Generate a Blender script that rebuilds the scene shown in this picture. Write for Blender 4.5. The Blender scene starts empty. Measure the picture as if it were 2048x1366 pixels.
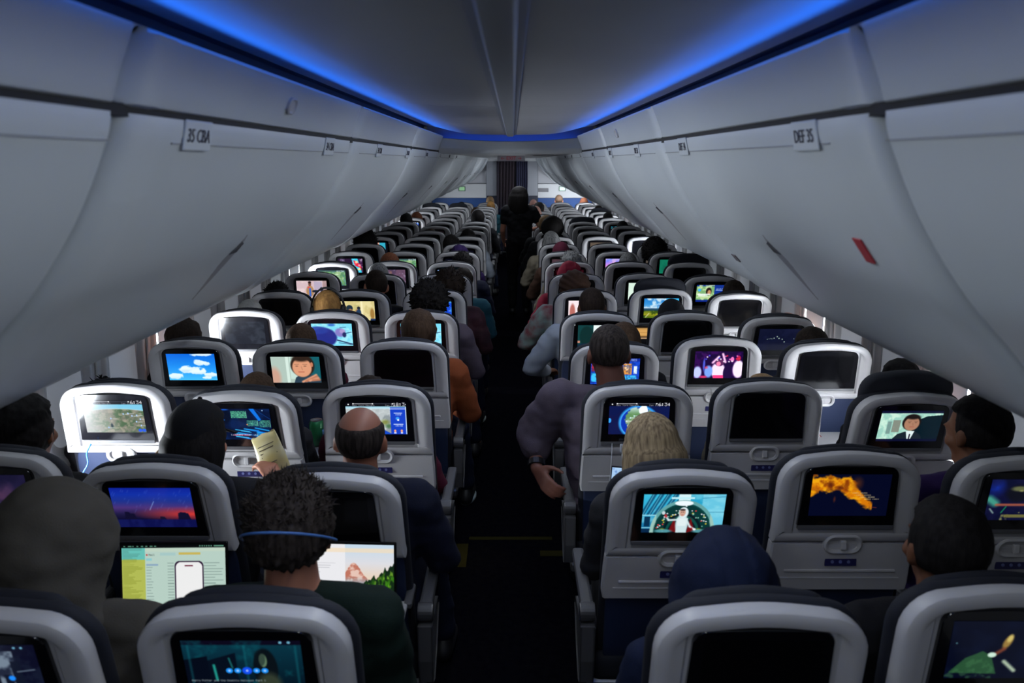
import bpy, bmesh, math, random
import numpy as np
from mathutils import Vector, Matrix, Euler, noise as mnoise
random.seed(7)
PI = math.pi
COL = bpy.context.scene.collection
SC = bpy.context.scene

# ------------------------------------------------------------------ camera, world, light, exposure
cam_d = bpy.data.cameras.new('camera'); cam = bpy.data.objects.new('camera', cam_d); COL.objects.link(cam)
cam_d.sensor_width = 36; cam_d.lens = 1680/2048*36; cam_d.clip_start = .05
cam.location = (.02, 0, 1.98); cam.rotation_euler = (math.radians(90-12.1), 0, .0012)
cam_d.dof.use_dof = True; cam_d.dof.focus_distance = 4.6; cam_d.dof.aperture_fstop = 5.0
SC.camera = cam
SC.view_settings.view_transform = 'Standard'; SC.view_settings.look = 'None'
SC.view_settings.exposure = 0; SC.view_settings.gamma = 1; SC.view_settings.use_curve_mapping = False
try: SC.cycles.use_denoising = True; SC.cycles.max_bounces = 6; SC.cycles.sample_clamp_indirect = 4
except Exception: pass
W = bpy.data.worlds.new('world'); SC.world = W; W.use_nodes = True
W.node_tree.nodes['Background'].inputs[0].default_value = (.62, .74, .90, 1)
W.node_tree.nodes['Background'].inputs[1].default_value = 0.022
BLUE_POWER, FRONT_FILL_POWER, AFT_POWER, MID_POWER, STRIP_POWER = 11.0, 14.0, 2.5, 30.0, 26.0
WIN_OPEN, WIN_SHUT = 155.0, 0.10

def area(name, loc, rot, sx, sy, power, color, spread=180):
    l = bpy.data.lights.new(name, 'AREA'); l.shape = 'RECTANGLE'; l.size = sx; l.size_y = sy
    l.energy = power; l.color = color; l.spread = math.radians(spread)
    o = bpy.data.objects.new(name, l); COL.objects.link(o); o.location = loc; o.rotation_euler = rot
    return o
# blue cove strips hidden behind the valances, shining on the ceiling panels
for s in (-1, 1):
    o = area('cove_light', (s*.585, 1.85, 2.151), (0, s*math.radians(98), 0), .015, 8.2, BLUE_POWER, (.025, .19, 1.0), 78)
area('cove_light', (0, 6.20, 2.098), (math.radians(165), 0, 0), 1.0, .03, .35, (.02, .12, 1.0), 150)
# unseen fill light added behind the camera to lift seats and bins
area('aft_fill_light', (0, -2.3, 1.45), (math.radians(92), 0, 0), 2.6, .9, AFT_POWER, (.80, .90, 1.0))
# added fill lights: two facing the front bulkhead, three under the forward ceiling
for s in (-1, 1):
    area('front_fill_light', (s*1.1, 17.2, 1.35), (math.radians(100), 0, 0), .8, .3, FRONT_FILL_POWER*(.06 if s < 0 else .8), (.88, .93, 1.0))
for y in (7.4, 11.4, 14.6):
    area('ceiling_fill_light', (0, y, 2.02), (0, 0, 0), .35, 1.6, MID_POWER*.35, (.85, .92, 1.0), 175)
area('strip_fill_light', (0, 1.6, 2.144), (0, 0, 0), .03, 6.6, STRIP_POWER, (.86, .93, 1.0), 180)  # light added along the centre strip to brighten the bins
area('exit_floor_light', (-.17, 4.02, .30), (math.radians(-25), 0, 0), .05, .1, .05, (1.0, .72, .25), 100)

# ------------------------------------------------------------------ materials
def lin(c):
    return tuple(((v/12.92) if v <= .04045 else ((v+.055)/1.055)**2.4) for v in c)
def rgb(r, g, b): return lin((r/255, g/255, b/255))
MATS = {}
def mat(name, col, rough=.5, metal=0, emit=None, es=0, bump=0, bscale=200, col2=None, nscale=(8, 8, 8), coat=0, spec=.5):
    if name in MATS: return MATS[name]
    m = bpy.data.materials.new(name); m.use_nodes = True; nt = m.node_tree; N = nt.nodes; Lk = nt.links
    b = N['Principled BSDF']
    b.inputs['Base Color'].default_value = (*col, 1); b.inputs['Roughness'].default_value = rough; b.inputs['Metallic'].default_value = metal
    b.inputs['Specular IOR Level'].default_value = spec
    if coat: b.inputs['Coat Weight'].default_value = coat
    if emit: b.inputs['Emission Color'].default_value = (*emit, 1); b.inputs['Emission Strength'].default_value = es
    if bump or col2:
        tc = N.new('ShaderNodeTexCoord'); mp = N.new('ShaderNodeMapping'); Lk.new(tc.outputs['Object'], mp.inputs[0])
        mp.inputs['Scale'].default_value = nscale
    if col2:
        nz = N.new('ShaderNodeTexNoise'); nz.inputs['Scale'].default_value = 1; nz.inputs['Detail'].default_value = 4
        Lk.new(mp.outputs[0], nz.inputs[0]); cr = N.new('ShaderNodeValToRGB')
        cr.color_ramp.elements[0].position = .35; cr.color_ramp.elements[1].position = .65
        cr.color_ramp.elements[0].color = (*col, 1); cr.color_ramp.elements[1].color = (*col2, 1)
        Lk.new(nz.outputs[0], cr.inputs[0]); Lk.new(cr.outputs[0], b.inputs['Base Color'])
    if bump:
        n2 = N.new('ShaderNodeTexNoise'); n2.inputs['Scale'].default_value = bscale; Lk.new(tc.outputs['Object'], n2.inputs[0])
        bp = N.new('ShaderNodeBump'); bp.inputs['Strength'].default_value = bump; bp.inputs['Distance'].default_value = .002
        Lk.new(n2.outputs[0], bp.inputs['Height']); Lk.new(bp.outputs[0], b.inputs['Normal'])
    MATS[name] = m; return m
M_BIN = mat('bin_plastic', (.56, .60, .63), .42, col2=(.52, .56, .60), nscale=(1.5, 1.5, 1.5))
M_CEIL = mat('ceiling_panel', (.50, .51, .55), .5, col2=(.46, .47, .51), nscale=(2, 2, 2))
M_TRIM = mat('ceiling_strip', (.30, .32, .36), .45)
M_DARK = mat('dark_gap', (.008, .008, .01), .8)
M_SHELL = mat('seat_shell_grey', (.52, .51, .52), .38, bump=.08, bscale=500, col2=(.48, .475, .49), nscale=(5, 5, 5))
M_SHELL2 = mat('seat_shell_shade', (.50, .50, .52), .4)
M_SEAM = mat('seam', (.05, .05, .06), .7)
M_NAVY = mat('navy_upholstery', (.004, .0055, .013), .8, bump=.3, bscale=350)
M_NAVY2 = mat('blue_back_panel', (.014, .026, .075), .7, bump=.2, bscale=300)
M_BLK = mat('black_bezel', (.004, .004, .006), .12, coat=.3)
M_METAL = mat('brushed_metal', (.35, .36, .38), .35, .9)
M_ARM = mat('armrest_grey', (.060, .060, .066), .5)
M_CAP = mat('armrest_cap', (.045, .045, .05), .35)
M_CARPET = mat('carpet', (.004, .004, .006), .95, bump=.6, bscale=400, col2=(.002, .002, .004), nscale=(30, 30, 30), spec=0)
M_FLOOR_GLOW = mat('olive_light_patch', (.024, .021, .007), .8, spec=0)
M_WALL = mat('sidewall_panel', (.62, .61, .60), .45, col2=(.58, .57, .57), nscale=(3, 3, 3))
M_WHITE = mat('white_panel', (.66, .68, .70), .5)
M_BLUEP = mat('blue_bulkhead_band', (.012, .07, .26), .5)
M_INK = mat('dark_ink', (.03, .03, .05), .6)
M_RED = mat('red_sticker', (.35, .02, .03), .5)
M_PLAC = mat('blue_placard', (.02, .02, .10), .4)
M_PLACI = mat('placard_icon', (.15, .18, .4), .4)
M_PANE = mat('daylight_pane', (.9, .95, 1), .4, emit=(.86, .93, 1), es=WIN_OPEN)
M_SHADE = mat('closed_window_shade', (.6, .6, .62), .6, emit=(.8, .88, 1), es=WIN_SHUT)  # shades glow by themselves, standing for daylight leaking through
M_SKIN = mat('light_skin', rgb(190, 130, 105), .5, spec=.3)
M_SKINB = mat('brown_skin', rgb(110, 72, 52), .5, spec=.3)
M_PINK = mat('pink_skin', rgb(215, 160, 145), .45, spec=.4)

# ------------------------------------------------------------------ helpers
def link(o, parent=None):
    COL.objects.link(o)
    if parent is not None: o.parent = parent
    return o
def obj(name, me, m=None, parent=None, loc=(0, 0, 0), smooth=False):
    if isinstance(me, bmesh.types.BMesh):
        bm = me; me = bpy.data.meshes.new(name); bmesh.ops.recalc_face_normals(bm, faces=bm.faces[:]); bm.to_mesh(me); bm.free()
    if m is not None and not me.materials: me.materials.append(m)
    if smooth: me.shade_smooth()
    o = bpy.data.objects.new(name, me); link(o, parent); o.location = loc
    return o
def smooth_angle(me, deg=35):
    me.shade_smooth()
    try: me.set_sharp_from_angle(angle=math.radians(deg))
    except Exception: pass
def tag(o, label=None, cat=None, group=None, kind=None):
    if label: o['label'] = label
    if cat: o['category'] = cat
    if group: o['group'] = group
    if kind: o['kind'] = kind
    return o
def empty(name, loc=(0, 0, 0), label=None, cat=None, group=None, rz=0):
    o = bpy.data.objects.new(name, None); COL.objects.link(o); o.location = loc; o.rotation_euler = (0, 0, rz); o.empty_display_size = .05
    return tag(o, label, cat, group)
def loops(bm, lps, cap0=False, cap1=True, closed=True):
    vs = [[bm.verts.new(p) for p in lp] for lp in lps]
    n = len(lps[0])
    for a, b in zip(vs, vs[1:]):
        for i in range(n if closed else n-1):
            j = (i+1) % n
            bm.faces.new((a[i], a[j], b[j], b[i]))
    if cap0: bm.faces.new(vs[0][::-1])
    if cap1: bm.faces.new(vs[-1])
    return bm
def box(bm, x0, x1, y0, y1, z0, z1, bev=0, seg=2):
    r = bmesh.ops.create_cube(bm, size=1, matrix=Matrix.Translation(((x0+x1)/2, (y0+y1)/2, (z0+z1)/2)) @ Matrix.Diagonal((abs(x1-x0), abs(y1-y0), abs(z1-z0), 1)))
    if bev:
        es = list({e for v in r['verts'] for e in v.link_edges})
        bmesh.ops.bevel(bm, geom=es, offset=bev, segments=seg, affect='EDGES', profile=.5)
    return bm
def tube(bm, pts, r, n=8, taper=None):
    pts = [Vector(p) for p in pts]; lps = []
    for i, p in enumerate(pts):
        d = (pts[min(i+1, len(pts)-1)]-pts[max(i-1, 0)]).normalized()
        a = d.cross(Vector((0, 0, 1)));
        if a.length < .1: a = d.cross(Vector((1, 0, 0)))
        a.normalize(); b = d.cross(a)
        rr = r*(taper[i] if taper else 1)
        lps.append([p+a*math.cos(t)*rr+b*math.sin(t)*rr for t in [2*PI*k/n for k in range(n)]])
    return loops(bm, lps, True, True)
def catmull(pts, k=4):
    P = [np.array(p, float) for p in pts]; P = [2*P[0]-P[1]]+P+[2*P[-1]-P[-2]]; out = []
    for i in range(1, len(P)-2):
        for t in np.linspace(0, 1, k, endpoint=False):
            a, b, c, d = P[i-1:i+3]
            out.append(tuple(.5*(2*b+(c-a)*t+(2*a-5*b+4*c-d)*t*t+(-a+3*b-3*c+d)*t**3)))
    out.append(tuple(P[-2])); return out
def text_mesh(s, size, name='lettering', mtl=None, parent=None, M=None, depth=.0006):
    cu = bpy.data.curves.new(name, 'FONT'); cu.body = s; cu.size = size; cu.align_x = 'CENTER'; cu.align_y = 'CENTER'; cu.extrude = depth; cu.resolution_u = 2
    o = bpy.data.objects.new(name, cu); COL.objects.link(o)
    dg = bpy.context.evaluated_depsgraph_get(); me = bpy.data.meshes.new_from_object(o.evaluated_get(dg))
    bpy.data.objects.remove(o)
    if M is not None: me.transform(M)
    me.materials.clear(); me.materials.append(mtl)
    return obj(name, me, None, parent)
ORD = 'nearest second third fourth fifth sixth seventh eighth ninth tenth eleventh twelfth thirteenth fourteenth fifteenth sixteenth seventeenth eighteenth nineteenth twentieth farthest'.split()
def roww(n): return ORD[n] + ' row' + ('' if n in (0, 20) else ' from the camera')
Y0, DY = 1.409, .787
SX = dict(A=-1.483, B=-.9875, C=-.492, D=.492, E=.9875, F=1.483)
NR = 21
Y_END = 18.55; Y_BACK = -2.4

# ------------------------------------------------------------------ setting
def struct(name, bm, m, sm=False):
    o = obj(name, bm, m); o['kind'] = 'structure'
    if sm: smooth_angle(o.data, 40)
    return o
bm = bmesh.new(); box(bm, -1.75, 1.75, Y_BACK, Y_END+.2, -.05, 0); struct('floor', bm, M_CARPET)
def sweep(prof, ys, mtl, name, close=False):
    bm = bmesh.new(); lps = [[(x, y, z) for (x, z) in prof] for y in ys]
    loops(bm, lps, close, close, closed=close); return struct(name, bm, mtl, True)
wall_prof = [(1.62, 0), (1.70, .3), (1.755, .62), (1.775, .95), (1.765, 1.2), (1.735, 1.45), (1.70, 1.66), (1.72, 1.68), (1.82, 1.3), (1.84, .9), (1.78, .4), (1.70, 0)]
wall_c = [(1.62, 0), (1.70, .3), (1.755, .62), (1.775, .95), (1.765, 1.2), (1.735, 1.45), (1.70, 1.66)]
for s, nm in ((-1, 'left'), (1, 'right')):
    pr = catmull([(s*x, z) for x, z in wall_c], 4)
    outer = [(x+s*.05, z) for x, z in pr[::-1]]
    sweep(pr+outer, [Y_BACK, Y_END+.2], M_WALL, 'wall_'+nm, True)
# ceiling: gull shaped dome with a centre strip, ends at the cross beam
cp = catmull([(0, 2.162), (.10, 2.161), (.22, 2.164), (.32, 2.171), (.42, 2.190), (.49, 2.208), (.54, 2.217), (.585, 2.223)], 4)
full = [(-x, z) for x, z in cp[::-1]]+cp[1:]
ys = [Y_BACK, -1.0, 1.0, 2.6, 4.2, 5.6, 6.02]
prof = full+[(.585, 2.26), (-.585, 2.26)]
seg = [Y_BACK, .98, 2.94, 4.60, 6.02]
for i in range(4):   # four ceiling panels with fine joints
    sweep(prof, [seg[i]+.0015, seg[i+1]-.0015], M_CEIL, 'ceiling' if i == 0 else 'ceiling_%d' % i, True)
st = [(-.040, 2.164), (-.038, 2.1575), (-.026, 2.1565), (-.020, 2.149), (-.010, 2.1475), (.010, 2.1475), (.020, 2.149), (.026, 2.1565), (.038, 2.1575), (.040, 2.164)]
sweep(st, [Y_BACK, 5.02], M_TRIM, 'trim_1', True); sweep(st, [5.028, 5.99], M_TRIM, 'trim_2', True)
# trough back walls and valances
VP = [(.507, 2.0575), (.503, 2.066), (.497, 2.085), (.487, 2.11), (.476, 2.135), (.470, 2.150), (.472, 2.156), (.480, 2.156), (.490, 2.140), (.60, 2.120), (.60, 2.05), (.53, 2.05)]
joints = [Y_BACK, -.49, 1.17, 2.84, 4.50, 6.16]
k = 3
for s in (-1, 1):
    for a, b in zip(joints, joints[1:]):
        b2 = min(b, 6.10)
        pr = [(s*x, z) for x, z in VP]; r = .03
        bm = bmesh.new(); lps = []
        for y in [a+.002, a+.010, a+.022, a+.04, a+.10, a+.13] + [b2-.04, b2-.022, b2-.010, b2-.002]:
            e = min(y-a, b2-y); off = .022*(1-min(1, e/.03))**2
            bulge = .006 if a+.03 < y < a+.12 else 0
            lps.append([((x+s*(off-bulge) if i < 6 else x), y, z) for i, (x, z) in enumerate(pr)])
        loops(bm, lps, True, True); struct('trim_%d' % k, bm, M_BIN, True); k += 1
# blue-lit end wall of the dome, curved cross beam and the low ceiling beyond
for s in (-1, 1):   # painted shade: unlit trough lining, and a dark filler in the valance-to-door gap
    sweep([(s*x, z) for x, z in ((.584, 2.222), (.584, 2.25), (.625, 2.25), (.625, 2.125), (.492, 2.1415), (.492, 2.1435), (.61, 2.130), (.61, 2.222))], [Y_BACK, 6.12], mat('trough_lining_shade', (.012, .016, .04), .7), 'trim_%d' % k, True); k += 1
    sweep([(s*x, z) for x, z in ((.5115, 2.040), (.5115, 2.058), (.54, 2.058), (.54, 2.040))], [Y_BACK, Y_END-.1], M_DARK, 'trim_%d' % k, True); k += 1
bm = bmesh.new(); lps = []
for i in range(33):
    x = -.60+1.2*i/32; lz = 2.156-.036*math.cos(x/.6*PI/2); yc = 6.12
    lps.append([(x, yc, lz-.004), (x, yc+.004, lz), (x, yc+.012, lz-.002), (x, yc+.016, 2.09), (x, yc+.46, 2.09), (x, yc+.46, 2.036), (x, yc+.12, 2.036), (x, yc+.05, 2.045), (x, yc+.015, 2.07)])
loops(bm, lps, True, True); struct('trim_%d' % k, bm, M_BIN, True); k += 1
bm = bmesh.new(); box(bm, -.60, .60, 6.25, 6.28, 2.09, 2.26); struct('trim_%d' % k, bm, mat('dome_end', (.30, .32, .40), .6)); k += 1
bm = bmesh.new(); box(bm, -.60, .60, 6.60, Y_END, 2.040, 2.09); struct('ceiling_4', bm, M_WHITE)
for s in (-1, 1):   # small downlights in the beam
    bm = bmesh.new(); bmesh.ops.create_cone(bm, cap_ends=True, segments=16, radius1=.012, radius2=.012, depth=.006, matrix=Matrix.Translation((.02+s*.06, 6.24, 2.045)))
    tag(obj('downlight', bm, mat('lamp_glow', (1, .9, .7), .4, emit=(1, .85, .6), es=.5)), 'small round lit downlight under the cross beam, %s of the pair' % ('left' if s < 0 else 'right'), 'light', 'downlights in the cross beam')

# bulkhead at the front with curtained doorway
def panel(name, x0, x1, z0, z1, y, m, t=.04):
    bm = bmesh.new(); box(bm, x0, x1, y, y+t, z0, z1, .004, 1); return struct(name, bm, m)
for s, nm in ((-1, 'front_left'), (1, 'front_right')):
    a, b = sorted((s*.56, s*1.74))
    panel('wall_'+nm, a, b, 1.205, 1.50, Y_END, M_WHITE)
    panel('wall_%s_band' % nm, a, b, 0, 1.20, Y_END, M_BLUEP)
    panel('wall_%s_upper' % nm, a, b, 1.51, 2.2, Y_END+.06, M_CEIL)
    a, b = sorted((s*.335, s*.555))
    panel('wall_%s_jamb' % nm, a, b, 1.25, 2.04, Y_END-.02, M_TRIM); panel('wall_%s_jamb_base' % nm, a, b, 0, 1.245, Y_END-.02, mat('dark_blue_panel', (.01, .014, .035), .5))
panel('trim_40', -.56, .56, 1.985, 2.04, Y_END-.05, M_WHITE)
panel('wall_front', -.56, .56, 0, 2.04, Y_END+.5, M_DARK)

# windows
def rrect(hw, hh, r, n=6):
    pts = []
    for cx, cz, a0 in ((hw-r, hh-r, 0), (-hw+r, hh-r, 90), (-hw+r, -hh+r, 180), (hw-r, -hh+r, 270)):
        for i in range(n+1):
            a = math.radians(a0+90*i/n); pts.append((cx+r*math.cos(a), cz+r*math.sin(a)))
    return pts
def win_frame():
    bm = bmesh.new()
    lp = lambda hw, hh, r, t: [(t, x, z) for x, z in rrect(hw, hh, r)]
    loops(bm, [lp(.205, .27, .08, .02), lp(.20, .265, .08, -.006), lp(.17, .235, .08, -.008), lp(.132, .185, .075, .028), lp(.13, .183, .073, .034)], False, False)
    me = bpy.data.meshes.new('window'); bmesh.ops.recalc_face_normals(bm, faces=bm.faces[:]); bm.to_mesh(me); bm.free(); me.materials.append(M_WALL); me.shade_smooth(); return me
def win_pane(m):
    bm = bmesh.new(); lp = lambda hw, hh, r, t: [(t, x, z) for x, z in rrect(hw, hh, r)]
    loops(bm, [lp(.13, .183, .073, .034), lp(.13, .183, .073, .020)], True, True)
    me = bpy.data.meshes.new('pane'); bmesh.ops.recalc_face_normals(bm, faces=bm.faces[:]); bm.to_mesh(me); bm.free(); me.materials.append(m); return me
WF = win_frame(); WPO = win_pane(M_PANE); WPF = win_pane(mat('daylight_pane_far', (.9, .95, 1), .4, emit=(.86, .93, 1), es=WIN_OPEN*.4)); WPS = win_pane(M_SHADE)
bm = bmesh.new(); box(bm, .006, .014, -.133, .133, -.045, .190, .002, 1); WSH = bpy.data.meshes.new('shade'); bm.to_mesh(WSH); bm.free(); WSH.materials.append(M_SHADE)
OPEN = {-1: [2.75, 4.28, 6.80, 12.40, 13.42, 14.94, 16.46, 17.48], 1: [3.24, 4.78, 8.85, 11.9, 12.9, 13.42, 14.43, 15.45, 16.46, 16.97, 17.98]}
wi = 1
for s in (-1, 1):
    for i in range(39):
        y = -1.33+.508*i
        if y > Y_END-.1: break
        op = any(abs(y-q) < .26 for q in OPEN[s])
        o = obj('window_%d' % wi, WF, None); o.location = (s*1.762, y, 1.05); o.rotation_euler = (0, 0, 0 if s > 0 else PI); o['kind'] = 'structure'
        obj('pane', (WPO if y < 11 else WPF) if op else WPS, None, o, loc=(-.012, 0, 0)); wi += 1
        if op: obj('shade', WSH, None, o, loc=(-.012, 0, 0))
        bm = bmesh.new()      # vertical sidewall joint rib
        tube(bm, [(s*1.752, y+.254, .62), (s*1.772, y+.254, .95), (s*1.762, y+.254, 1.2), (s*1.732, y+.254, 1.45), (s*1.70, y+.254, 1.62)], .006, 6)
        struct('trim_%d' % (100+wi), bm, M_WALL, True)

# olive floor bands that paint in a patch of yellow light
bm = bmesh.new(); box(bm, -.215, .23, 4.17, 4.205, -.001, .003); struct('trim_60', bm, M_FLOOR_GLOW)
bm = bmesh.new(); box(bm, -.30, -.215, 3.86, 4.12, -.001, .003); struct('trim_61', bm, M_FLOOR_GLOW)
bm = bmesh.new(); box(bm, .16, .28, 3.98, 4.04, -.001, .003); struct('trim_62', bm, M_FLOOR_GLOW)

# ------------------------------------------------------------------ overhead bins
BP = catmull([(.508, 2.034), (.510, 2.049-.004), (.512, 2.030), (.520, 2.005), (.554, 1.932), (.594, 1.865), (.649, 1.791), (.713, 1.724), (.785, 1.645), (.845, 1.585), (.905, 1.545), (.960, 1.524), (1.02, 1.518)][1:], 4)
def bin_meshes(L):
    # local: y from 0..L, x positive outward (right side)
    ysl = [0, .003, .008, .016, .028, .045, .075, .12, .16] + list(np.linspace(.22, L-.10, 9)) + [L-.045, L-.028, L-.016, L-.008, L-.003, L]
    nrm = []
    for i in range(len(BP)):
        a = np.array(BP[max(i-1, 0)]); b = np.array(BP[min(i+1, len(BP)-1)]); t = (b-a)/np.linalg.norm(b-a); nrm.append((-t[1], t[0]))   # toward wall / up
    bm = bmesh.new(); lps = []
    for y in ysl:
        e = min(y, L-y-0); r = .030 if y < L/2 else .016
        off = r*(1-math.sqrt(max(0, 1-((r-e)/r)**2))) if e < r else 0
        if y < .17: off -= .007*math.exp(-((y-.075)/.045)**2)
        lp = [(p[0]+n[0]*off, y, p[1]+n[1]*off) for p, n in zip(BP, nrm)]
        lp += [(p[0]+n[0]*.035, y, p[1]+n[1]*.035) for p, n in list(zip(BP, nrm))[::-1]]
        lps.append(lp)
    loops(bm, lps, True, True)
    return bm
def mesh_of(bm, m, sm=40):
    me = bpy.data.meshes.new('m'); bmesh.ops.recalc_face_normals(bm, faces=bm.faces[:]); bm.to_mesh(me); bm.free(); me.materials.append(m)
    if sm: smooth_angle(me, sm)
    return me
def mirror(me):
    m2 = me.copy(); m2.transform(Matrix.Diagonal((-1, 1, 1, 1))); m2.flip_normals(); return m2
def on_bin(xq):
    for a, b in zip(BP, BP[1:]):
        if a[0] <= xq <= b[0] and b[0] > a[0]:
            t = (xq-a[0])/(b[0]-a[0]); return a[1]+(b[1]-a[1])*t, math.atan2(b[1]-a[1], b[0]-a[0])
    return BP[-1][1], 0
LB = 1.66
door_me = {1: mesh_of(bin_meshes(LB-.024), M_BIN)}; door_me[-1] = mirror(door_me[1])
bm = bmesh.new()   # passenger service panel below each bin
loops(bm, [[(1.0, y, 1.53), (1.02, y, 1.525), (1.30, y, 1.555), (1.70, y, 1.60), (1.70, y, 1.63), (1.02, y, 1.57)] for y in (.002, LB-.004)], True, True)
psu_me = {1: mesh_of(bm, M_BIN, 20)}; psu_me[-1] = mirror(psu_me[1])
bm = bmesh.new()   # dark housing behind the door, seen in the gaps
loops(bm, [[(.540, y, 2.052), (.62, y, 1.90), (.80, y, 1.70), (1.0, y, 1.575), (1.5, y, 1.62), (1.5, y, 2.1), (.54, y, 2.1)] for y in (0, LB)], True, True)
body_me = {1: mesh_of(bm, M_DARK, 0)}; body_me[-1] = mirror(body_me[1])
def latch_mesh():
    bm = bmesh.new(); n = 14; L0 = []; L1 = []; L2 = []
    for i in range(n+1):
        t = i/n; x = .640+.150*t; z, a = on_bin(x); w = .036*math.sin(PI*min(1, t*1.05+.02))*(1-.45*t)+.0015
        off = -.0022
        L0.append((x-math.sin(a)*off*-1, -w, z-math.cos(a)*.0022)); L1.append((x, 0, z-math.cos(a)*.0010)); L2.append((x, w, z-math.cos(a)*.0022))
    loops(bm, [L0, L1, L2], False, False, closed=False)
    r = bmesh.ops.extrude_face_region(bm, geom=bm.faces[:]); bmesh.ops.translate(bm, vec=(.006, 0, .006), verts=[v for v in r['geom'] if isinstance(v, bmesh.types.BMVert)])
    return bm
latch_me = {1: mesh_of(latch_mesh(), mat('latch_recess', (.27, .27, .30), .4))}; latch_me[-1] = mirror(latch_me[1])
def latch_tri():
    bm = bmesh.new(); z0, a = on_bin(.655); z1, a1 = on_bin(.675)
    p = [(.650, .0, z0-.004), (.680, -.026, z1-.008), (.680, .030, z1-.008)]
    vs = [bm.verts.new(q) for q in p]+[bm.verts.new((q[0]+.004, q[1], q[2]+.006)) for q in p]
    bm.faces.new(vs[:3]); bm.faces.new(vs[3:][::-1])
    for i in range(3): j = (i+1) % 3; bm.faces.new((vs[i], vs[j], vs[j+3], vs[i+3]))
    return bm
tri_me = {1: mesh_of(latch_tri(), M_SEAM, 0)}; tri_me[-1] = mirror(tri_me[1])
rail_me = {}
bm = bmesh.new(); box(bm, .5165, .522, .175, LB-.03, 2.0065, 2.0085); rail_me[1] = mesh_of(bm, mat('rail_line', (.22, .23, .25), .5), 0); rail_me[-1] = mirror(rail_me[1])
label_ys = {0: 1.46, 1: 2.50, 2: 3.43, 3: 4.35, 4: 5.3, 5: 6.25, 6: 7.2, 7: 8.1}
rowno = 36
for s, sd in ((-1, 'left'), (1, 'right')):
    y = 1.17-LB*2; i = -2
    while y < Y_END-.3:
        nm = 'aft' if i < 0 else ORD[i]
        b = empty('overhead_bin', (0, y, 0), None, 'overhead bin', 'overhead bins along the %s side' % sd)
        tag(b, ('white overhead bin nearest the camera at the %s edge of the photo' % sd) if i == -1 else
               ('white overhead bin behind the camera, %s side' % sd if i == -2 else 'white curved overhead bin, number %s along the %s side beyond the camera' % (ORD[i] if i else 'first', sd)))
        d = obj('door', door_me[s], None, b, loc=(0, .012, 0)); obj('housing', body_me[s], None, b); obj('service_panel', psu_me[s], None, b)
        obj('rail', rail_me[s], None, d)
        yl = LB*.55
        l = obj('latch', latch_me[s], None, d, loc=(0, yl, 0)); obj('latch_flap', tri_me[s], None, d, loc=(0, yl, 0))
        for q, ly in label_ys.items():
            if y <= ly < y+LB:
                bm = bmesh.new(); box(bm, -.062, .062, -.0015, .0015, -.024, .026, .002, 1)
                pl = obj('row_label', bm, M_BIN, b); pl.location = (s*.5125, ly-y, 2.021); pl.rotation_euler = (math.radians(12), 0, s*-PI/2)
                # plate faces the aisle; lettering stands on it
                tx = ('%d CBA' if s < 0 else 'DEF %d') % (35-q)
                text_mesh(tx, .032, 'lettering', M_INK, pl, Matrix.Translation((0, -.0024, 0)) @ Matrix.Rotation(PI/2, 4, 'X'))
        y += LB; i += 1
# red sticker and small placard on the near right bin
def on_door(name, x, y, w, h, m, label, cat):
    z, a = on_bin(x); bm = bmesh.new(); box(bm, -h/2, h/2, -w/2, w/2, -.0015, .0012, .0005, 1)
    o = obj(name, bm, m); o.location = (x-.0016*abs(math.sin(a)), y, z-.0016); o.rotation_euler = (0, -a, 0); return tag(o, label, cat)
on_door('warning_sticker', .616, 1.425, .035, .050, M_RED, 'small red warning sticker on the near right bin door', 'sticker')
o = on_door('marking_plate', .765, 2.80, .05, .03, mat('plate_dark', (.12, .10, .11), .5), 'small dark marking plate low on the right bin door', 'sign')
for s, yl, sd in ((-1, 1.99, 'left'), (1, 3.9, 'right')):
    bm = bmesh.new(); loops(bm, [[(t*s*-1, yy, z) for yy, z in rrect(.030, .020, .0195)] for t in (0, .006)] + [[(-s*.008, yy, z) for yy, z in rrect(.026, .016, .0155)]], True, False)
    loops(bm, [[(-s*.0075, yy, z) for yy, z in rrect(.026, .016, .0155)], [(-s*.004, yy, z) for yy, z in rrect(.022, .012, .0118)]], False, True)
    o = obj('oval_lamp', bm, M_SHELL, smooth=False); o.location = (s*.489, yl, 2.105); o.rotation_euler = (0, s*-.38, 0); tag(o, 'grey oval lamp housing on the %s valance above the bins' % sd, 'lamp')
# exit signs
b = empty('exit_sign', (0, 9.4, 2.012), 'hanging grey sign reading EXIT with two arrows above the aisle', 'sign')
bm = bmesh.new(); box(bm, -.15, .15, 0, .035, -.028, .028, .004, 2); obj('sign_body', bm, mat('sign_grey', (.30, .30, .34), .5), b)
text_mesh('\u2190 EXIT \u2192', .052, 'lettering', mat('exit_red', (.30, .02, .03), .5, emit=(.6, .03, .06), es=.12), b, Matrix.Translation((0, -.001, 0)) @ Matrix.Rotation(PI/2, 4, 'X'))
for s in (-1, 1):
    b = empty('exit_placard', (s*1.09, Y_END-.005, 1.40), 'small green and white exit placard on the %s front bulkhead' % ('left' if s < 0 else 'right'), 'sign')
    bm = bmesh.new(); box(bm, -.075, .075, -.01, 0, -.05, .05); obj('frame', bm, mat('green_frame', (.01, .10, .05), .5), b)
    bm = bmesh.new(); box(bm, -.06, .06, -.013, -.008, -.038, .038); obj('face', bm, mat('placard_face%d' % s, (.5, .8, .5) if s < 0 else (.8, .9, .85), .5, emit=(.2, .5, .15) if s < 0 else (.6, .9, .7), es=.25), b)
bm = bmesh.new(); box(bm, -.11, .11, -.015, 0, -.04, .04, .004, 1)
for q in range(5): box(bm, -.10, .10, -.018, -.012, -.03+.013*q, -.026+.013*q)
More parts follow.
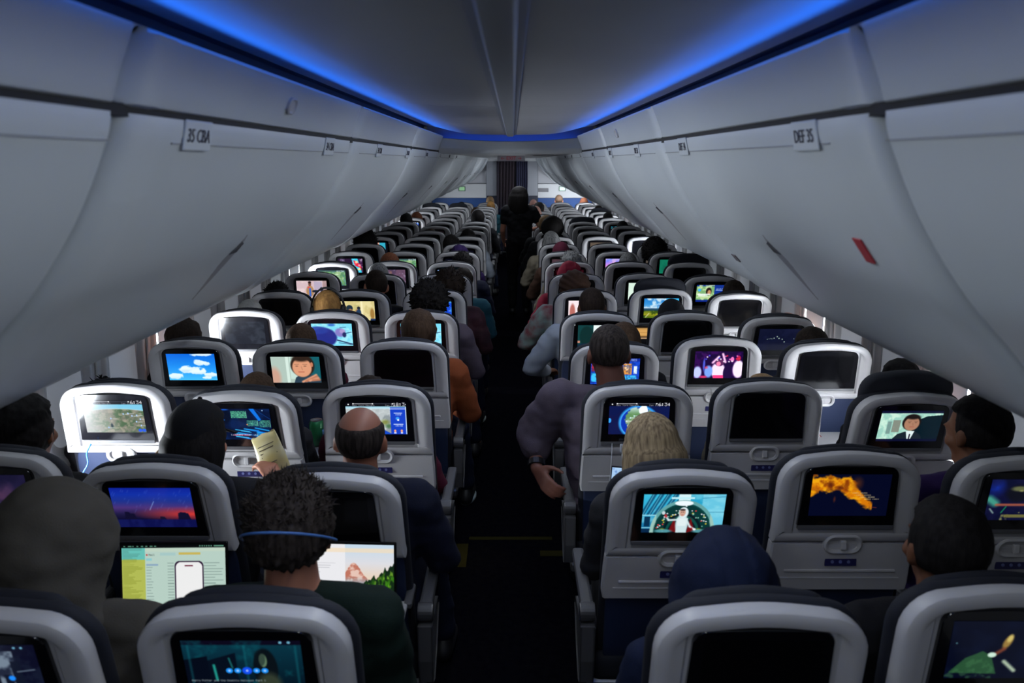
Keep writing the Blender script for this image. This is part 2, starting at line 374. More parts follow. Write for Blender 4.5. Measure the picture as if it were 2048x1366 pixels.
o = obj('air_vent', bm, mat('vent_grey', (.22, .22, .24), .6)); o.location = (.62+.06, Y_END-.001, 1.37); tag(o, 'grey louvred vent on the white bulkhead right of the curtain', 'vent')
# curtains
def curtain(x0, x1, seed, m, label):
    bm = bmesh.new(); rnd = random.Random(seed); n = 60; ph = rnd.random()*6
    f = lambda u, v: .018*math.sin(u*38+ph+v*.6)+.012*math.sin(u*71+ph*2-v)
    lps = []
    for j in range(14):
        v = j/13; z = 1.985-1.94*v; row = []
        for i in range(n+1):
            u = i/n; x = x0+(x1-x0)*(u*(1-.10*math.sin(v*PI)))+.02*math.sin(v*5)*u
            row.append((x, Y_END-.12+f(u, v), z))
        lps.append(row+[(x, y+.006, z) for x, y, z in row[::-1]])
    loops(bm, lps, True, True); o = obj('curtain', bm, m, smooth=True); return tag(o, label, 'curtain')
curtain(-.335, .055, 1, mat('purple_brown_curtain', (.030, .018, .026), .8, bump=.3, col2=(.02, .016, .03), nscale=(6, 6, 1)), 'dark purple brown curtain closing the left part of the front doorway')
curtain(.085, .335, 2, mat('blue_curtain', (.035, .04, .09), .8, bump=.3, col2=(.02, .02, .05), nscale=(8, 8, 1)), 'dark blue curtain hanging at the right of the front doorway')

# ------------------------------------------------------------------ small picture painter for the lit displays (colours per mesh point)
F57 = {}
_fb = bytes.fromhex(("3e5149453e00427f400042615149462141454b311814127f1027454545393c4a49493001710905033649494936064949291e"
 "0036360000006060000000503000000808080808 2010080402 007f414100 0041417f00 001c224100 0041221c00 0000000000"
 "7e1111117e 7f49494936 3e41414122 7f4141221c 7f49494941 7f09090901 3e4149497a 7f0808087f 00417f4100 2040413f01 7f08142241 7f40404040 7f020c027f 7f0408107f 3e4141413e 7f09090906 3e4151215e 7f09192946 4649494931 01017f0101 3f4040403f 1f2040201f 3f4038403f 6314081463 0708700807 6151494543"
 "2054545478 7f48444438 3844444420 384444487f 3854545418 087e090102 0c5252523e 7f08040478 00447d4000 2040443d00 7f10284400 00417f4000 7c04180478 7c08040478 3844444438 7c14141408 081414187c 7c08040408 4854545420 043f444020 3c4040207c 1c2040201c 3c4030403c 4428102844 0c5050503c 4464544c44").replace(' ', ''))
for i, ch in enumerate("0123456789:.,-/[]() ABCDEFGHIJKLMNOPQRSTUVWXYZabcdefghijklmnopqrstuvwxyz"): F57[ch] = _fb[i*5:i*5+5]
def vnoise(w, h, sx, sy, seed, octs=4):
    r = np.random.RandomState(seed); out = np.zeros((h, w)); amp = 1; tot = 0
    for o in range(octs):
        gw, gh = int(sx*2**o)+2, int(sy*2**o)+2; g = r.rand(gh, gw)
        x = np.linspace(0, sx*2**o, w); y = np.linspace(0, sy*2**o, h)
        xi = x.astype(int); yi = y.astype(int); fx = x-xi; fy = y-yi; fx = fx*fx*(3-2*fx); fy = (fy*fy*(3-2*fy))[:, None]
        a = g[yi][:, xi]*(1-fx)+g[yi][:, xi+1]*fx; b = g[yi+1][:, xi]*(1-fx)+g[yi+1][:, xi+1]*fx
        out += amp*(a*(1-fy)+b*fy); tot += amp; amp *= .55
    return out/tot
class Pic:      # coordinates run 0..1 across and 0..1 down
    def __init__(s, w, h, c=(0, 0, 0)):
        s.w, s.h = w, h; s.a = np.zeros((h, w, 3))+np.array(c)/255.
        s.X, s.Y = np.meshgrid((np.arange(w)+.5)/w, (np.arange(h)+.5)/h)
    def put(s, m, c, al=1):
        m = (np.asarray(m, float)*al)[..., None]; s.a = s.a*(1-m)+(np.array(c)/255.)*m; return s
    def rect(s, x0, y0, x1, y1, c, al=1): return s.put((s.X >= x0) & (s.X < x1) & (s.Y >= y0) & (s.Y < y1), c, al)
    def ell(s, x, y, rx, ry, c, al=1, soft=.12, rot=0):
        dx, dy = (s.X-x)*1.6, s.Y-y; cr, sr = math.cos(rot), math.sin(rot); u = (dx*cr+dy*sr)/(rx*1.6); v = (-dx*sr+dy*cr)/ry
        return s.put(np.clip((1-np.sqrt(u*u+v*v))/soft, 0, 1), c, al)
    def ring(s, x, y, r, t, c, al=1):
        d = np.sqrt(((s.X-x)*1.6)**2+(s.Y-y)**2); return s.put(np.clip(1-np.abs(d-r)/t, 0, 1), c, al)
    def poly(s, P, c, al=1):
        m = np.zeros_like(s.X, bool); n = len(P)
        for i in range(n):
            (x0, y0), (x1, y1) = P[i], P[(i+1) % n]
            if y0 == y1: continue
            m ^= ((s.Y > min(y0, y1)) & (s.Y <= max(y0, y1)) & (s.X < x0+(s.Y-y0)*(x1-x0)/(y1-y0)))
        return s.put(m, c, al)
    def line(s, x0, y0, x1, y1, t, c, al=1):
        px, py = (s.X-x0)*1.6, s.Y-y0; dx, dy = (x1-x0)*1.6, y1-y0; L = dx*dx+dy*dy+1e-9
        k = np.clip((px*dx+py*dy)/L, 0, 1); d = np.hypot(px-k*dx, py-k*dy); return s.put(np.clip(1.3-d/t, 0, 1), c, al)
    def grad(s, cs, y0=0, y1=1, x0=0, x1=1):
        t = np.clip((s.Y-y0)/(y1-y0), 0, 1)*(len(cs)-1); i = np.clip(t.astype(int), 0, len(cs)-2); f = (t-i)[..., None]; C = np.array(cs)/255.
        m = (s.Y >= y0) & (s.Y <= y1) & (s.X >= x0) & (s.X <= x1); s.a[m] = (C[i]*(1-f)+C[i+1]*f)[m]; return s
    def noise(s, sx, sy, seed, c, lo=.45, hi=.6, al=1, mask=None):
        m = np.clip((vnoise(s.w, s.h, sx, sy, seed)-lo)/(hi-lo), 0, 1)
        if mask is not None: m = m*mask
        return s.put(m, c, al)
    def text(s, t, x, y, c, k=1, al=1):
        px, py = int(x*s.w), int(y*s.h); m = np.zeros_like(s.X)
        for ch in t:
            g = F57.get(ch, F57[' '])
            for i in range(5):
                for j in range(8):
                    if g[i] >> j & 1: m[max(0, py+j*k):py+(j+1)*k, max(0, px+i*k):px+(i+1)*k] = 1
            px += 6*k
        return s.put(m, c, al)
def disp_mesh(p, x0, x1, z0, z1, ypos, gain=1.0):
    """grid mesh facing -y; ypos(z) gives its depth"""
    if p.w > 60:
        a = np.pad(p.a, ((1, 1), (1, 1), (0, 0)), 'edge'); a = (a[:-2]+2*a[1:-1]+a[2:])/4; p.a = (a[:, :-2]+2*a[:, 1:-1]+a[:, 2:])/4
    h, w = p.h, p.w; xs = np.linspace(x0, x1, w); zs = np.linspace(z1, z0, h)
    co = np.zeros((h, w, 3)); co[..., 0] = xs; co[..., 2] = zs[:, None]; co[..., 1] = np.array([ypos(z) for z in zs])[:, None]
    me = bpy.data.meshes.new('display'); nv = w*h; nf = (w-1)*(h-1)
    me.vertices.add(nv); me.vertices.foreach_set('co', co.ravel()); i, j = np.meshgrid(np.arange(h-1), np.arange(w-1), indexing='ij'); a = (i*w+j).ravel()
    q = np.stack([a, a+w, a+w+1, a+1], 1).ravel()
    me.loops.add(nf*4); me.loops.foreach_set('vertex_index', q.astype(np.int32)); me.polygons.add(nf)
    me.polygons.foreach_set('loop_start', (np.arange(nf)*4).astype(np.int32)); me.update(calc_edges=True)
    at = me.color_attributes.new('Col', 'FLOAT_COLOR', 'POINT'); c = np.clip(p.a, 0, 1); c = np.where(c <= .04045, c/12.92, ((c+.055)/1.055)**2.4)*gain
    d = np.ones((h, w, 4)); d[..., :3] = c; at.data.foreach_set('color', d.ravel().astype(np.float32)); return me
def lit_material(name, es, rough=.12):
    m = bpy.data.materials.new(name); m.use_nodes = True; nt = m.node_tree; b = nt.nodes['Principled BSDF']
    a = nt.nodes.new('ShaderNodeVertexColor'); a.layer_name = 'Col'; b.inputs['Base Color'].default_value = (.002, .002, .003, 1)
    nt.links.new(a.outputs[0], b.inputs['Emission Color']); b.inputs['Emission Strength'].default_value = es; b.inputs['Roughness'].default_value = rough; return m
M_LIT = lit_material('lit_display', 1.0)
M_OFF = mat('dark_display', (.003, .003, .004), .10)

def face(p, x, y, r, skin, hair, al=1, turn=0):
    p.ell(x, y-.1*r, r*.62, r*1.08, hair, al); p.ell(x+turn*.08*r, y+.08*r, r*.5, r*.92, skin, al)
    p.ell(x+turn*.08*r, y-.75*r, r*.55, r*.38, hair, al, .5)
    dk = tuple(v*.62 for v in skin); e = x+turn*.2*r
    for q in (-1, 1): p.ell(e+q*.2*r, y-.05*r, r*.10, r*.07, dk, al, .6); p.line(e+q*.1*r, y-.22*r, e+q*.3*r, y-.2*r, .035*r, dk, .7*al)
    p.line(e+.02*r, y, e+.06*r, y+.28*r, .04*r, dk, .4*al); p.line(e-.13*r, y+.48*r, e+.13*r, y+.48*r, .05*r, (150, 70, 60), .6*al)
def mapbar(p, hh, t, k=2):
    p.rect(0, 0, 1, hh, (8, 8, 16)); y = hh*.35
    p.line(.13, y, .78, y, .006, (110, 115, 130)); p.line(.13, y, .45, y, .009, (250, 250, 255)); 
    for x in (.13, .45, .78): p.ell(x, y, .013, .022, (255, 255, 255))
    p.ell(.05, hh*.5, .012, .02, (255, 255, 255))
    p.text(t, .81 if len(t) < 5 else .79, .02, (250, 250, 255), k)
    if p.w > 150: p.text('New York/Newark', .12, hh*.60, (220, 220, 230), 1, .8); p.text('San Diego', .66, hh*.60, (220, 220, 230), 1, .8)
def S_film0C(w, h):
    p = Pic(w, h, (6, 7, 22)); p.grad([(8, 50, 66), (5, 34, 48), (3, 12, 24)], .08, 1); p.rect(0, 0, 1, .08, (10, 8, 26))
    p.noise(8, 5, 3, (10, 90, 100), .5, .7, .5); p.poly([(0, .35), (.2, .28), (.2, .75), (0, .9)], (4, 10, 24)); p.poly([(.2, .36), (.44, .22), (.44, .9), (.2, .9)], (5, 14, 28))
    for x in (.03, .5, .93): p.line(x+.02, .1, x+.02, .9, .02, (20, 120, 130), .35)
    p.line(.245, .45, .255, .72, .02, (40, 190, 170), .8); p.line(.38, .32, .40, .5, .012, (40, 170, 160), .6)
    p.ell(.68, .52, .11, .40, (8, 16, 22)); p.ell(.665, .36, .035, .13, (96, 124, 96)); p.ell(.70, .85, .13, .32, (60, 70, 52), .8, .4); p.ell(.64, .32, .05, .16, (10, 20, 26), .5)
    for i, x in enumerate((.37, .44, .52, .60, .67)): p.ell(x, .55, .030 if i != 2 else .044, .048 if i != 2 else .07, (30, 150, 255) if i != 2 else (20, 80, 240)); p.ell(x, .55, .010, .016, (190, 220, 255))
    p.text('Harry Potter and the Deathly Hallows: Part 1', .04, .72, (200, 215, 220), 1); p.text('2h 26m  PG-13', .04, .79, (120, 140, 160), 1)
    for x in (.83, .90): p.ell(x, .035, .014, .02, (120, 190, 220))
    return p
def S_city0B(w, h):
    p = Pic(w, h, (10, 12, 34)); p.rect(.5, .12, .80, .8, (150, 170, 185), .75); p.noise(10, 6, 5, (20, 26, 46), .42, .6, .9)
    for x, y, ww in ((.52, .5, .05), (.60, .35, .04), (.68, .55, .07), (.76, .3, .08)): p.rect(x, y, x+ww, .95, (16, 22, 40))
    p.ell(.74, .62, .03, .05, (30, 140, 255)); p.line(.8, .5, .95, .46, .008, (130, 150, 170)); p.ell(.83, .06, .012, .02, (120, 190, 220)); p.ell(.89, .06, .012, .02, (120, 190, 220)); return p
def S_man0E(w, h):
    p = Pic(w, h, (4, 8, 28)); p.noise(4, 3, 2, (8, 18, 44), .4, .7, .7)
    p.poly([(.03, .9), (.16, .64), (.30, .52), (.38, .60), (.45, .92)], (38, 78, 50)); p.noise(20, 14, 4, (60, 110, 70), .5, .62, .5, ((p.X < .42) & (p.Y > .58)).astype(float)*(p.Y > .95-p.X*1.3))
    p.ell(.50, .36, .042, .15, (150, 120, 60), 1, .4, .35); p.ell(.515, .30, .03, .09, (205, 185, 105), 1, .5, .3); p.line(.48, .48, .42, .56, .035, (140, 70, 45), .8)
    p.ell(.385, .585, .04, .045, (205, 235, 215)); p.line(.50, .70, .60, .86, .035, (185, 205, 175), .9); p.ell(.86, .62, .05, .14, (16, 50, 66), .6, .6); p.ell(.06, .38, .008, .012, (90, 140, 150)); return p
def S_dim1A(w, h):
    p = Pic(w, h, (26, 22, 54)); p.ell(.72, .45, .16, .34, (66, 44, 76), .9, .6); p.ell(.62, .5, .13, .25, (80, 50, 80), .6, .7); p.ell(.58, .72, .05, .13, (60, 120, 160), .8, .7); p.noise(6, 4, 3, (14, 12, 40), .45, .65, .6); return p
def S_desert(w, h):
    p = Pic(w, h); p.grad([(14, 34, 150), (18, 48, 165), (30, 50, 140), (74, 50, 120), (30, 26, 66), (8, 8, 40), (10, 12, 60)])
    r = random.Random(4)
    for i in range(34):
        x, y = r.random(), r.random()*.55; L = .03+.05*r.random(); p.line(x, y, x-L*.45, y+L*1.3, .004, (110, 140, 220), .45)
    p.line(.52, .34, .45, .56, .007, (150, 190, 240), .8); m = np.clip(1-np.hypot((p.X-.96)*1.3, (p.Y-.66)*5), 0, 1); p.put(m, (235, 60, 50), .9)
    for a, b, t in ((.12, .26, .64), (.12, .20, .60), (.55, .63, .72), (.78, .93, .63), (.80, .90, .61)): p.poly([(a, .85), (a+.012, t), (b-.012, t+.01), (b+.02, .85)], (16, 14, 44))
    p.rect(0, .80, 1, 1, (12, 16, 74)); p.noise(12, 3, 6, (20, 26, 90), .45, .6, .7, (p.Y > .8)*1.); return p
def S_cockpit(w, h):
    p = Pic(w, h, (40, 165, 205)); p.grad([(60, 190, 225), (40, 160, 205), (20, 100, 150)], 0, 1, 0, .5); p.rect(.72, 0, 1, 1, (105, 200, 228)); p.noise(6, 6, 3, (150, 225, 240), .5, .7, .5)
    for i in range(5): p.poly([(.10+i*.09, 0), (.16+i*.09, 0), (.02+i*.08, .55), (-.04+i*.08, .55)], (10, 66, 104), .75); p.line(.12+i*.09, 0, .0+i*.08, .55, .007, (130, 225, 240), .8)
    p.line(0, .54, .16, .54, .012, (180, 240, 250)); p.line(0, .87, .12, .87, .012, (160, 230, 245)); p.rect(0, .90, .14, 1, (8, 40, 74)); p.rect(.03, .58, .10, .84, (8, 50, 84)); p.line(.74, .46, 1, .46, .006, (20, 100, 140)); p.line(.72, .1, 1, .06, .006, (20, 90, 130))
    p.rect(.43, 0, .57, .17, (215, 245, 250)); p.rect(.34, .07, .62, .12, (190, 240, 248))
    D = np.hypot((p.X-.505)/.40, (p.Y-.98)/.83); p.put(D < 1, (6, 26, 34)); p.put((D < 1) & (D > .90), (110, 180, 180), .9); p.put((D < .9) & (D > .86), (14, 70, 70)); p.put((D < .86) & (D > .60), (10, 62, 58), .8); p.put((D < .52) & (D > .44), (14, 90, 80), .8)
    p.put((D < 1) & (D > .88) & (np.abs(p.X-.505) > .33), (200, 225, 205), .55)
    p.ell(.5, .23, .12, .07, (240, 252, 255)); r = random.Random(8)
    for i in range(46):
        a = r.random()*PI; q = .58+.26*r.random(); x, y = .505+.40*q*math.cos(a), .98-.83*q*math.sin(a)
        p.ell(x, y, .008+.006*r.random(), .012+.008*r.random(), r.choice([(220, 240, 240), (230, 60, 60), (240, 240, 250), (150, 210, 190), (220, 200, 60)]))
    for x in (.25, .70): p.ell(x+.01, .91, .05, .03, (190, 190, 40), .8, .8)
    for s_ in (-1, 1): p.poly([(.5+s_*.10, .60), (.5+s_*.16, .95), (.5+s_*.06, 1.0)], (110, 14, 20))
    p.ell(.27, .96, .13, .06, (90, 160, 170), .9, .4); p.ell(.73, .96, .12, .06, (90, 160, 170), .9, .4)
    p.ell(.495, .78, .085, .30, (205, 228, 232), 1, .2); p.rect(.43, .72, .56, 1, (205, 228, 232)); p.poly([(.43, .62), (.57, .62), (.545, .82), (.445, .82)], (225, 240, 242))
    p.line(.45, .66, .33, .67, .028, (215, 235, 238)); p.line(.33, .67, .29, .56, .024, (215, 235, 238)); p.line(.295, .58, .285, .53, .026, (190, 30, 40)); p.ell(.26, .48, .022, .05, (200, 220, 225)); p.line(.55, .66, .60, .84, .026, (215, 235, 238)); p.line(.60, .84, .66, .91, .022, (215, 235, 238)); p.ell(.66, .915, .02, .03, (240, 245, 248)); p.ell(.625, .885, .012, .02, (180, 30, 40))
    p.ell(.505, .47, .062, .145, (222, 238, 242), 1, .1); p.ell(.492, .47, .042, .105, (205, 160, 140), 1, .15); p.ell(.492, .40, .04, .03, (50, 36, 36), .9, .3); p.ell(.480, .46, .007, .009, (50, 30, 30)); p.ell(.503, .46, .007, .009, (50, 30, 30)); p.line(.482, .53, .502, .53, .006, (170, 60, 70)); return p
def S_lava(w, h):
    p = Pic(w, h, (4, 8, 34)); X, Y = p.X, p.Y; n = vnoise(w, h, 9, 6, 5)-.5; n2 = vnoise(w, h, 16, 12, 9)-.5
    top = np.where(X < .48, .03, .03+(X-.48)*2.05); bot = np.where(X < .10, .56-X*.6, np.where(X < .38, .46+n*.1, .46+(X-.38)*.95))
    m = np.clip((Y-top-n*.25)*14, 0, 1)*np.clip((bot-Y+n*.22)*14, 0, 1)*(X < .80); p.put(m, (214, 120, 10)); p.put(m*np.clip(.5+n2*4+(.3-X)*1.2, 0, 1), (250, 180, 20), .8); p.put(m*np.clip(-n*5-.1, 0, 1), (120, 44, 8), .8)
    p.ell(.24, .25, .06, .10, (70, 20, 14), .75, .8); p.ell(.36, .32, .05, .07, (80, 24, 14), .7, .8); p.ell(.31, .60, .02, .10, (120, 50, 24), .6, .8); p.line(.76, .78, .86, .80, .008, (150, 60, 40), .8); p.put(np.clip(1-np.hypot((X-.58)/.09, (Y-.22)/.2), 0, 1), (110, 54, 24), .7)
    for i, (x, t) in enumerate(((.53, 'DIRECTED BY')[0:1]+('AAAAAA AAAAAA',), (.58, 'AAAAAA AAAAAAA'), (.63, 'AAAAAAAA AAAAA'), (.69, 'AAAAA AAAAAAA'))):
        for q in range(13):
            if q in (6,): continue
            p.rect(x+q*.0145, .435+i*.05, x+q*.0145+.010, .455+i*.05, (225, 205, 150), .75)
    return p
def S_hat1F(w, h):
    p = Pic(w, h, (6, 10, 42)); p.ell(.08, .2, .14, .3, (20, 50, 170), .9, .9); p.noise(5, 4, 6, (20, 20, 60), .4, .6, .5); p.ell(.36, .34, .17, .26, (10, 12, 22), .95, .4); p.ell(.37, .23, .13, .08, (120, 125, 80), .8, .5); p.ell(.40, .28, .04, .03, (180, 180, 110), .6, .6)
    p.line(.02, .48, .10, .58, .10, (70, 165, 140), .9); p.line(.12, .62, .60, .62, .035, (170, 90, 66), .9); p.line(.05, .72, .10, .82, .02, (150, 180, 170), .8); p.rect(.25, .86, 1, .93, (130, 125, 60), .8); p.noise(14, 8, 3, (160, 160, 90), .6, .7, .7, (p.Y > .8)*1.); p.line(.20, .82, .25, .66, .01, (20, 170, 100)); return p
def S_earth2A(w, h):
    p = Pic(w, h, (120, 120, 105)); hor = .26+.30*(p.X-.55)**2; p.noise(9, 7, 8, (70, 100, 66), .42, .6, .9); p.noise(18, 14, 3, (170, 160, 140), .5, .62, .6); p.noise(5, 4, 2, (60, 84, 60), .5, .65, .6, np.clip(p.X*1.4-.3, 0, 1))
    p.put(p.Y < hor, (120, 195, 225)); p.put(np.clip(1-np.abs(p.Y-hor)*40, 0, 1), (190, 220, 225), .6); p.put(np.clip((.62-p.X)*1.9, 0, 1), (225, 228, 230), .8); p.ell(.44, .78, .03, .10, (40, 56, 70), .8, .6)  # white glare over the left part is painted into the picture
    for x, y in ((.44, .56), (.66, .42), (.74, .40), (.80, .48), (.88, .46), (.93, .58), (.86, .66), (.93, .78), (.38, .84)): p.ell(x, y, .014, .028, (170, 200, 245)); p.rect(x+.02, y, x+.10, y+.018, (225, 230, 235), .6)
    p.ell(.90, .93, .035, .055, (40, 90, 220)); p.ell(.965, .93, .035, .055, (40, 90, 220)); mapbar(p, .125, '6:34'); return p
def S_code2B(w, h):
    p = Pic(w, h, (8, 30, 74)); p.noise(5, 4, 4, (4, 14, 44), .4, .6, .8); p.poly([(.66, 0), (.74, 0), (.84, .35), (.80, .40)], (16, 110, 220)); p.line(.74, 0, 1, .35, .01, (20, 90, 190), .5)
    p.ell(.22, .25, .16, .30, (4, 12, 34), 1, .3); p.ell(.26, .03, .09, .03, (20, 90, 210), .9, .6); p.line(.14, .30, .20, .24, .02, (30, 140, 230)); p.line(.13, .35, .24, .36, .015, (30, 120, 220))
    r = np.random.RandomState(3)
    for x0, y0, x1, y1, dn in ((.36, .08, .61, .30, .62), (.60, .38, .78, .56, .5), (.80, .38, .98, .60, .45)):
        n = r.rand(h, w); p.put((p.X > x0) & (p.X < x1) & (p.Y > y0) & (p.Y < y1) & (n < dn), (110, 225, 165), .85); p.line(x0, y0, x1, y0, .006, (60, 160, 120), .8); p.line(x1, y0, x1, y1, .006, (150, 230, 190), .8)
    p.ell(.60, .51, .012, .02, (240, 150, 90)); q = random.Random(5)
    for i in range(26):
        x, y = .34+.5*q.random(), .58+.38*q.random(); p.line(x, y, x+.14+.1*q.random(), y+.04+.06*q.random(), .010+.016*q.random(), q.choice([(30, 160, 240), (20, 110, 220), (60, 190, 245), (6, 40, 90)]), .9)
    p.line(.36, .85, .60, .85, .02, (200, 20, 50), .9); p.text('[systems power up]', .31, .82, (235, 240, 245), 1); p.ell(.88, .06, .01, .02, (170, 210, 255)); return p
def S_map2C(w, h):
    p = Pic(w, h, (178, 186, 188)); p.noise(14, 4, 5, (120, 130, 135), .46, .6, .7); p.noise(5, 5, 6, (215, 222, 222), .5, .62, .8); p.grad([(150, 205, 225), (190, 215, 225)], .125, .2); p.ell(.64, .62, .10, .12, (120, 130, 60), .9, .7); p.ell(.70, .74, .09, .10, (70, 110, 70), .9, .7); p.poly([(.45, .85), (.58, .82), (.74, .98), (.74, 1), (.40, 1)], (20, 70, 190))
    p.rect(.735, .15, .985, 1, (22, 62, 190)); p.rect(.985, .13, 1, 1, (190, 210, 230))
    for y, t in ((.20, .14), (.33, .07), (.68, .08)): p.rect(.86-t, y-.012, .86+t, y+.018, (220, 230, 250), .8)
    p.text('1660', .82, .36, (245, 250, 255), 1); p.text('15:30', .81, .71, (245, 250, 255), 1); p.ell(.85, .50, .04, .06, (60, 150, 235), 1, .4); p.ell(.86, .55, .018, .03, (240, 245, 255))
    for x in (.80, .91): p.ell(x, .89, .022, .05, (240, 160, 120), 1, .3); p.rect(x-.02, .94, x+.02, .97, (220, 230, 250))
    mapbar(p, .125, '18:34'); return p
def S_globe(w, h):
    p = Pic(w, h, (12, 22, 72)); p.noise(6, 4, 2, (30, 20, 60), .45, .65, .6); cx, cy, R = .50, .62, .50; d = np.hypot((p.X-cx)*1.6, p.Y-cy)
    p.put(np.clip((R+.06-d)/.06, 0, 1), (40, 160, 245)); p.put(d < R, (14, 50, 170)); p.put((d < R) & (d > R-.03), (90, 190, 250), .7)
    n = vnoise(w, h, 7, 6, 4)-.5; L = np.clip((1-np.hypot((p.X-.42)/.15, (p.Y-.52)/.36)+n*1.2)*8, 0, 1)*(d < R-.02); p.put(L, (96, 140, 90)); p.put(L*np.clip((p.Y-.52)*5+n*4, 0, 1)*(p.X < .44), (200, 196, 176), .9); p.put(L*np.clip((.36-p.Y)*6, 0, 1), (190, 215, 215), .8)
    G = np.clip((1-np.hypot((p.X-.57)/.07, (p.Y-.22)/.12)+n)*8, 0, 1); p.put(G, (238, 246, 250)); A = np.clip((1-np.hypot((p.X-.70)/.05, (p.Y-.30)/.16)+n*.8)*8, 0, 1)*(d < R-.03); p.put(A, (120, 160, 120), .9)
    for x, y in ((.36, .48), (.42, .42), (.30, .58), (.40, .60), (.48, .62), (.35, .72), (.44, .70)): p.ell(x, y, .014, .022, (210, 235, 250)); p.rect(x+.01, y-.012, x+.08, y+.006, (235, 245, 250), .7)
    p.ell(.015, .56, .03, .08, (50, 160, 250)); mapbar(p, .11, '6:34'); return p
def S_suit(w, h):
    p = Pic(w, h, (8, 16, 40)); p.rect(0, .08, 1, .92, (150, 200, 185)); p.noise(10, 6, 3, (205, 235, 215), .45, .6, .8); p.rect(.22, .3, .34, .7, (110, 90, 80), .6); p.rect(.13, .35, .2, .75, (90, 110, 110), .6)
    p.poly([(.62, .30), (.75, .18), (1, .14), (1, .92), (.5, .92)], (8, 26, 36)); p.poly([(.26, .92), (.33, .76), (.44, .68), (.62, .68), (.70, .78), (.74, .92)], (24, 34, 44)); p.poly([(.46, .66), (.60, .66), (.56, .92), (.50, .92)], (215, 230, 230)); p.rect(.525, .76, .545, .92, (30, 20, 40))
    face(p, .52, .40, .26, (165, 120, 96), (26, 20, 20), 1, .3); p.rect(0, 0, 1, .08, (10, 14, 44)); p.rect(0, .92, 1, 1, (10, 14, 44)); return p
def S_clouds(w, h):
    p = Pic(w, h); p.grad([(14, 100, 215), (30, 140, 235), (70, 185, 250)]); n = vnoise(w, h, 12, 10, 7)-.5
    for x, y, rx, ry in ((.50, .60, .28, .15), (.62, .68, .2, .12), (.86, .78, .14, .10), (.15, .84, .17, .14), (.68, .34, .14, .12), (.78, .36, .1, .08), (.72, .03, .24, .06), (.38, .56, .12, .10), (.80, .9, .12, .06)):
        m = np.clip((1-np.hypot((p.X-x)/rx, (p.Y-y)/ry)+n*1.1)*4, 0, 1); p.put(m, (225, 240, 250), .95); p.put(m*np.clip((p.Y-y)/ry, 0, 1), (150, 200, 235), .5)
    return p
def S_thinker(w, h):
    p = Pic(w, h, (170, 190, 180)); p.rect(.3, 0, .36, 1, (205, 225, 215)); p.rect(.38, 0, .5, .85, (190, 215, 205)); p.rect(.75, 0, 1, 1, (20, 90, 100)); p.ell(.05, .8, .16, .5, (200, 150, 130), .9, .5); p.poly([(.44, 1), (.48, .8), (.6, .66), (.9, .7), (1, .9), (1, 1)], (40, 60, 76))
    face(p, .64, .38, .42, (214, 150, 116), (44, 32, 26), 1, -.4); p.ell(.83, .30, .03, .1, (190, 120, 90)); 
    for i in range(4): p.line(.62+i*.07, .96-.02*i, .90+i*.02, .70+.06*i, .05, (214, 150, 118) if i % 2 == 0 else (180, 116, 88))
    return p
def S_tiles(w, h):
    p = Pic(w, h, (24, 70, 200)); p.rect(0, 0, 1, .12, (16, 40, 150)); p.rect(.02, .2, .3, .5, (190, 40, 50)); p.rect(.34, .2, .62, .5, (40, 160, 220)); p.rect(.66, .2, .84, .62, (225, 150, 70)); p.ell(.74, .35, .05, .12, (250, 205, 150)); p.rect(.88, .3, .95, .6, (220, 235, 250)); p.rect(.02, .56, .3, .9, (60, 190, 240)); p.rect(.36, .56, .6, .9, (225, 240, 250)); p.rect(.66, .66, .95, .95, (60, 180, 240)); p.text('MOVIES', .7, .03, (220, 230, 250), 1); p.noise(20, 14, 3, (10, 40, 120), .52, .6, .5); return p
def S_dance(w, h):
    p = Pic(w, h, (24, 4, 54)); p.noise(10, 6, 3, (60, 10, 90), .45, .6, .8); r = random.Random(3)
    p.ell(.50, .72, .16, .34, (250, 225, 255), 1, .2); p.rect(.40, .88, .62, 1, (240, 60, 130)); p.line(.38, .42, .50, .20, .045, (255, 200, 240)); p.line(.64, .40, .58, .10, .045, (255, 200, 240)); p.ell(.52, .42, .10, .14, (90, 40, 90)); p.ell(.50, .46, .05, .09, (240, 130, 170))
    p.ell(.92, .66, .13, .36, (252, 230, 255), 1, .2); p.ell(.91, .26, .045, .11, (180, 30, 70)); p.ell(.78, .3, .04, .1, (235, 120, 190)); p.ell(.70, .8, .10, .3, (30, 8, 60)); p.ell(.07, .78, .10, .26, (190, 200, 255), 1, .3); p.ell(.30, .75, .10, .26, (120, 160, 245), 1, .3); p.ell(.20, .5, .03, .3, (90, 110, 250), .8, .5)
    for i in range(16): p.ell(r.random(), .15+.25*r.random(), .02, .03, r.choice([(240, 40, 60), (250, 120, 200), (80, 80, 240), (255, 255, 255)]), .8)
    p.ell(.2, .95, .1, .06, (245, 60, 110), .8, .5); p.ell(.25, .6, .05, .06, (240, 60, 90), .7, .6); return p
def S_snow(w, h):
    p = Pic(w, h, (120, 212, 235)); p.noise(10, 8, 5, (170, 232, 245), .45, .6, .7); p.ell(.30, .62, .34, .46, (34, 44, 130), 1, .15); p.ell(.16, .3, .3, .2, (40, 60, 150), .9, .3); p.ell(.70, .40, .15, .22, (130, 120, 190), 1, .3, .5); p.ell(.76, .34, .09, .12, (170, 150, 200), .9, .4); p.ell(.80, .5, .06, .14, (30, 40, 90), 1, .4); p.line(.82, .44, .98, .38, .016, (20, 40, 90)); p.line(.62, .74, .98, .92, .03, (24, 36, 80)); p.line(.66, .86, .95, .94, .012, (24, 36, 80)); p.line(.7, .18, .85, .16, .01, (30, 50, 110)); p.ell(.5, .06, .12, .08, (40, 90, 190), .8, .5); return p
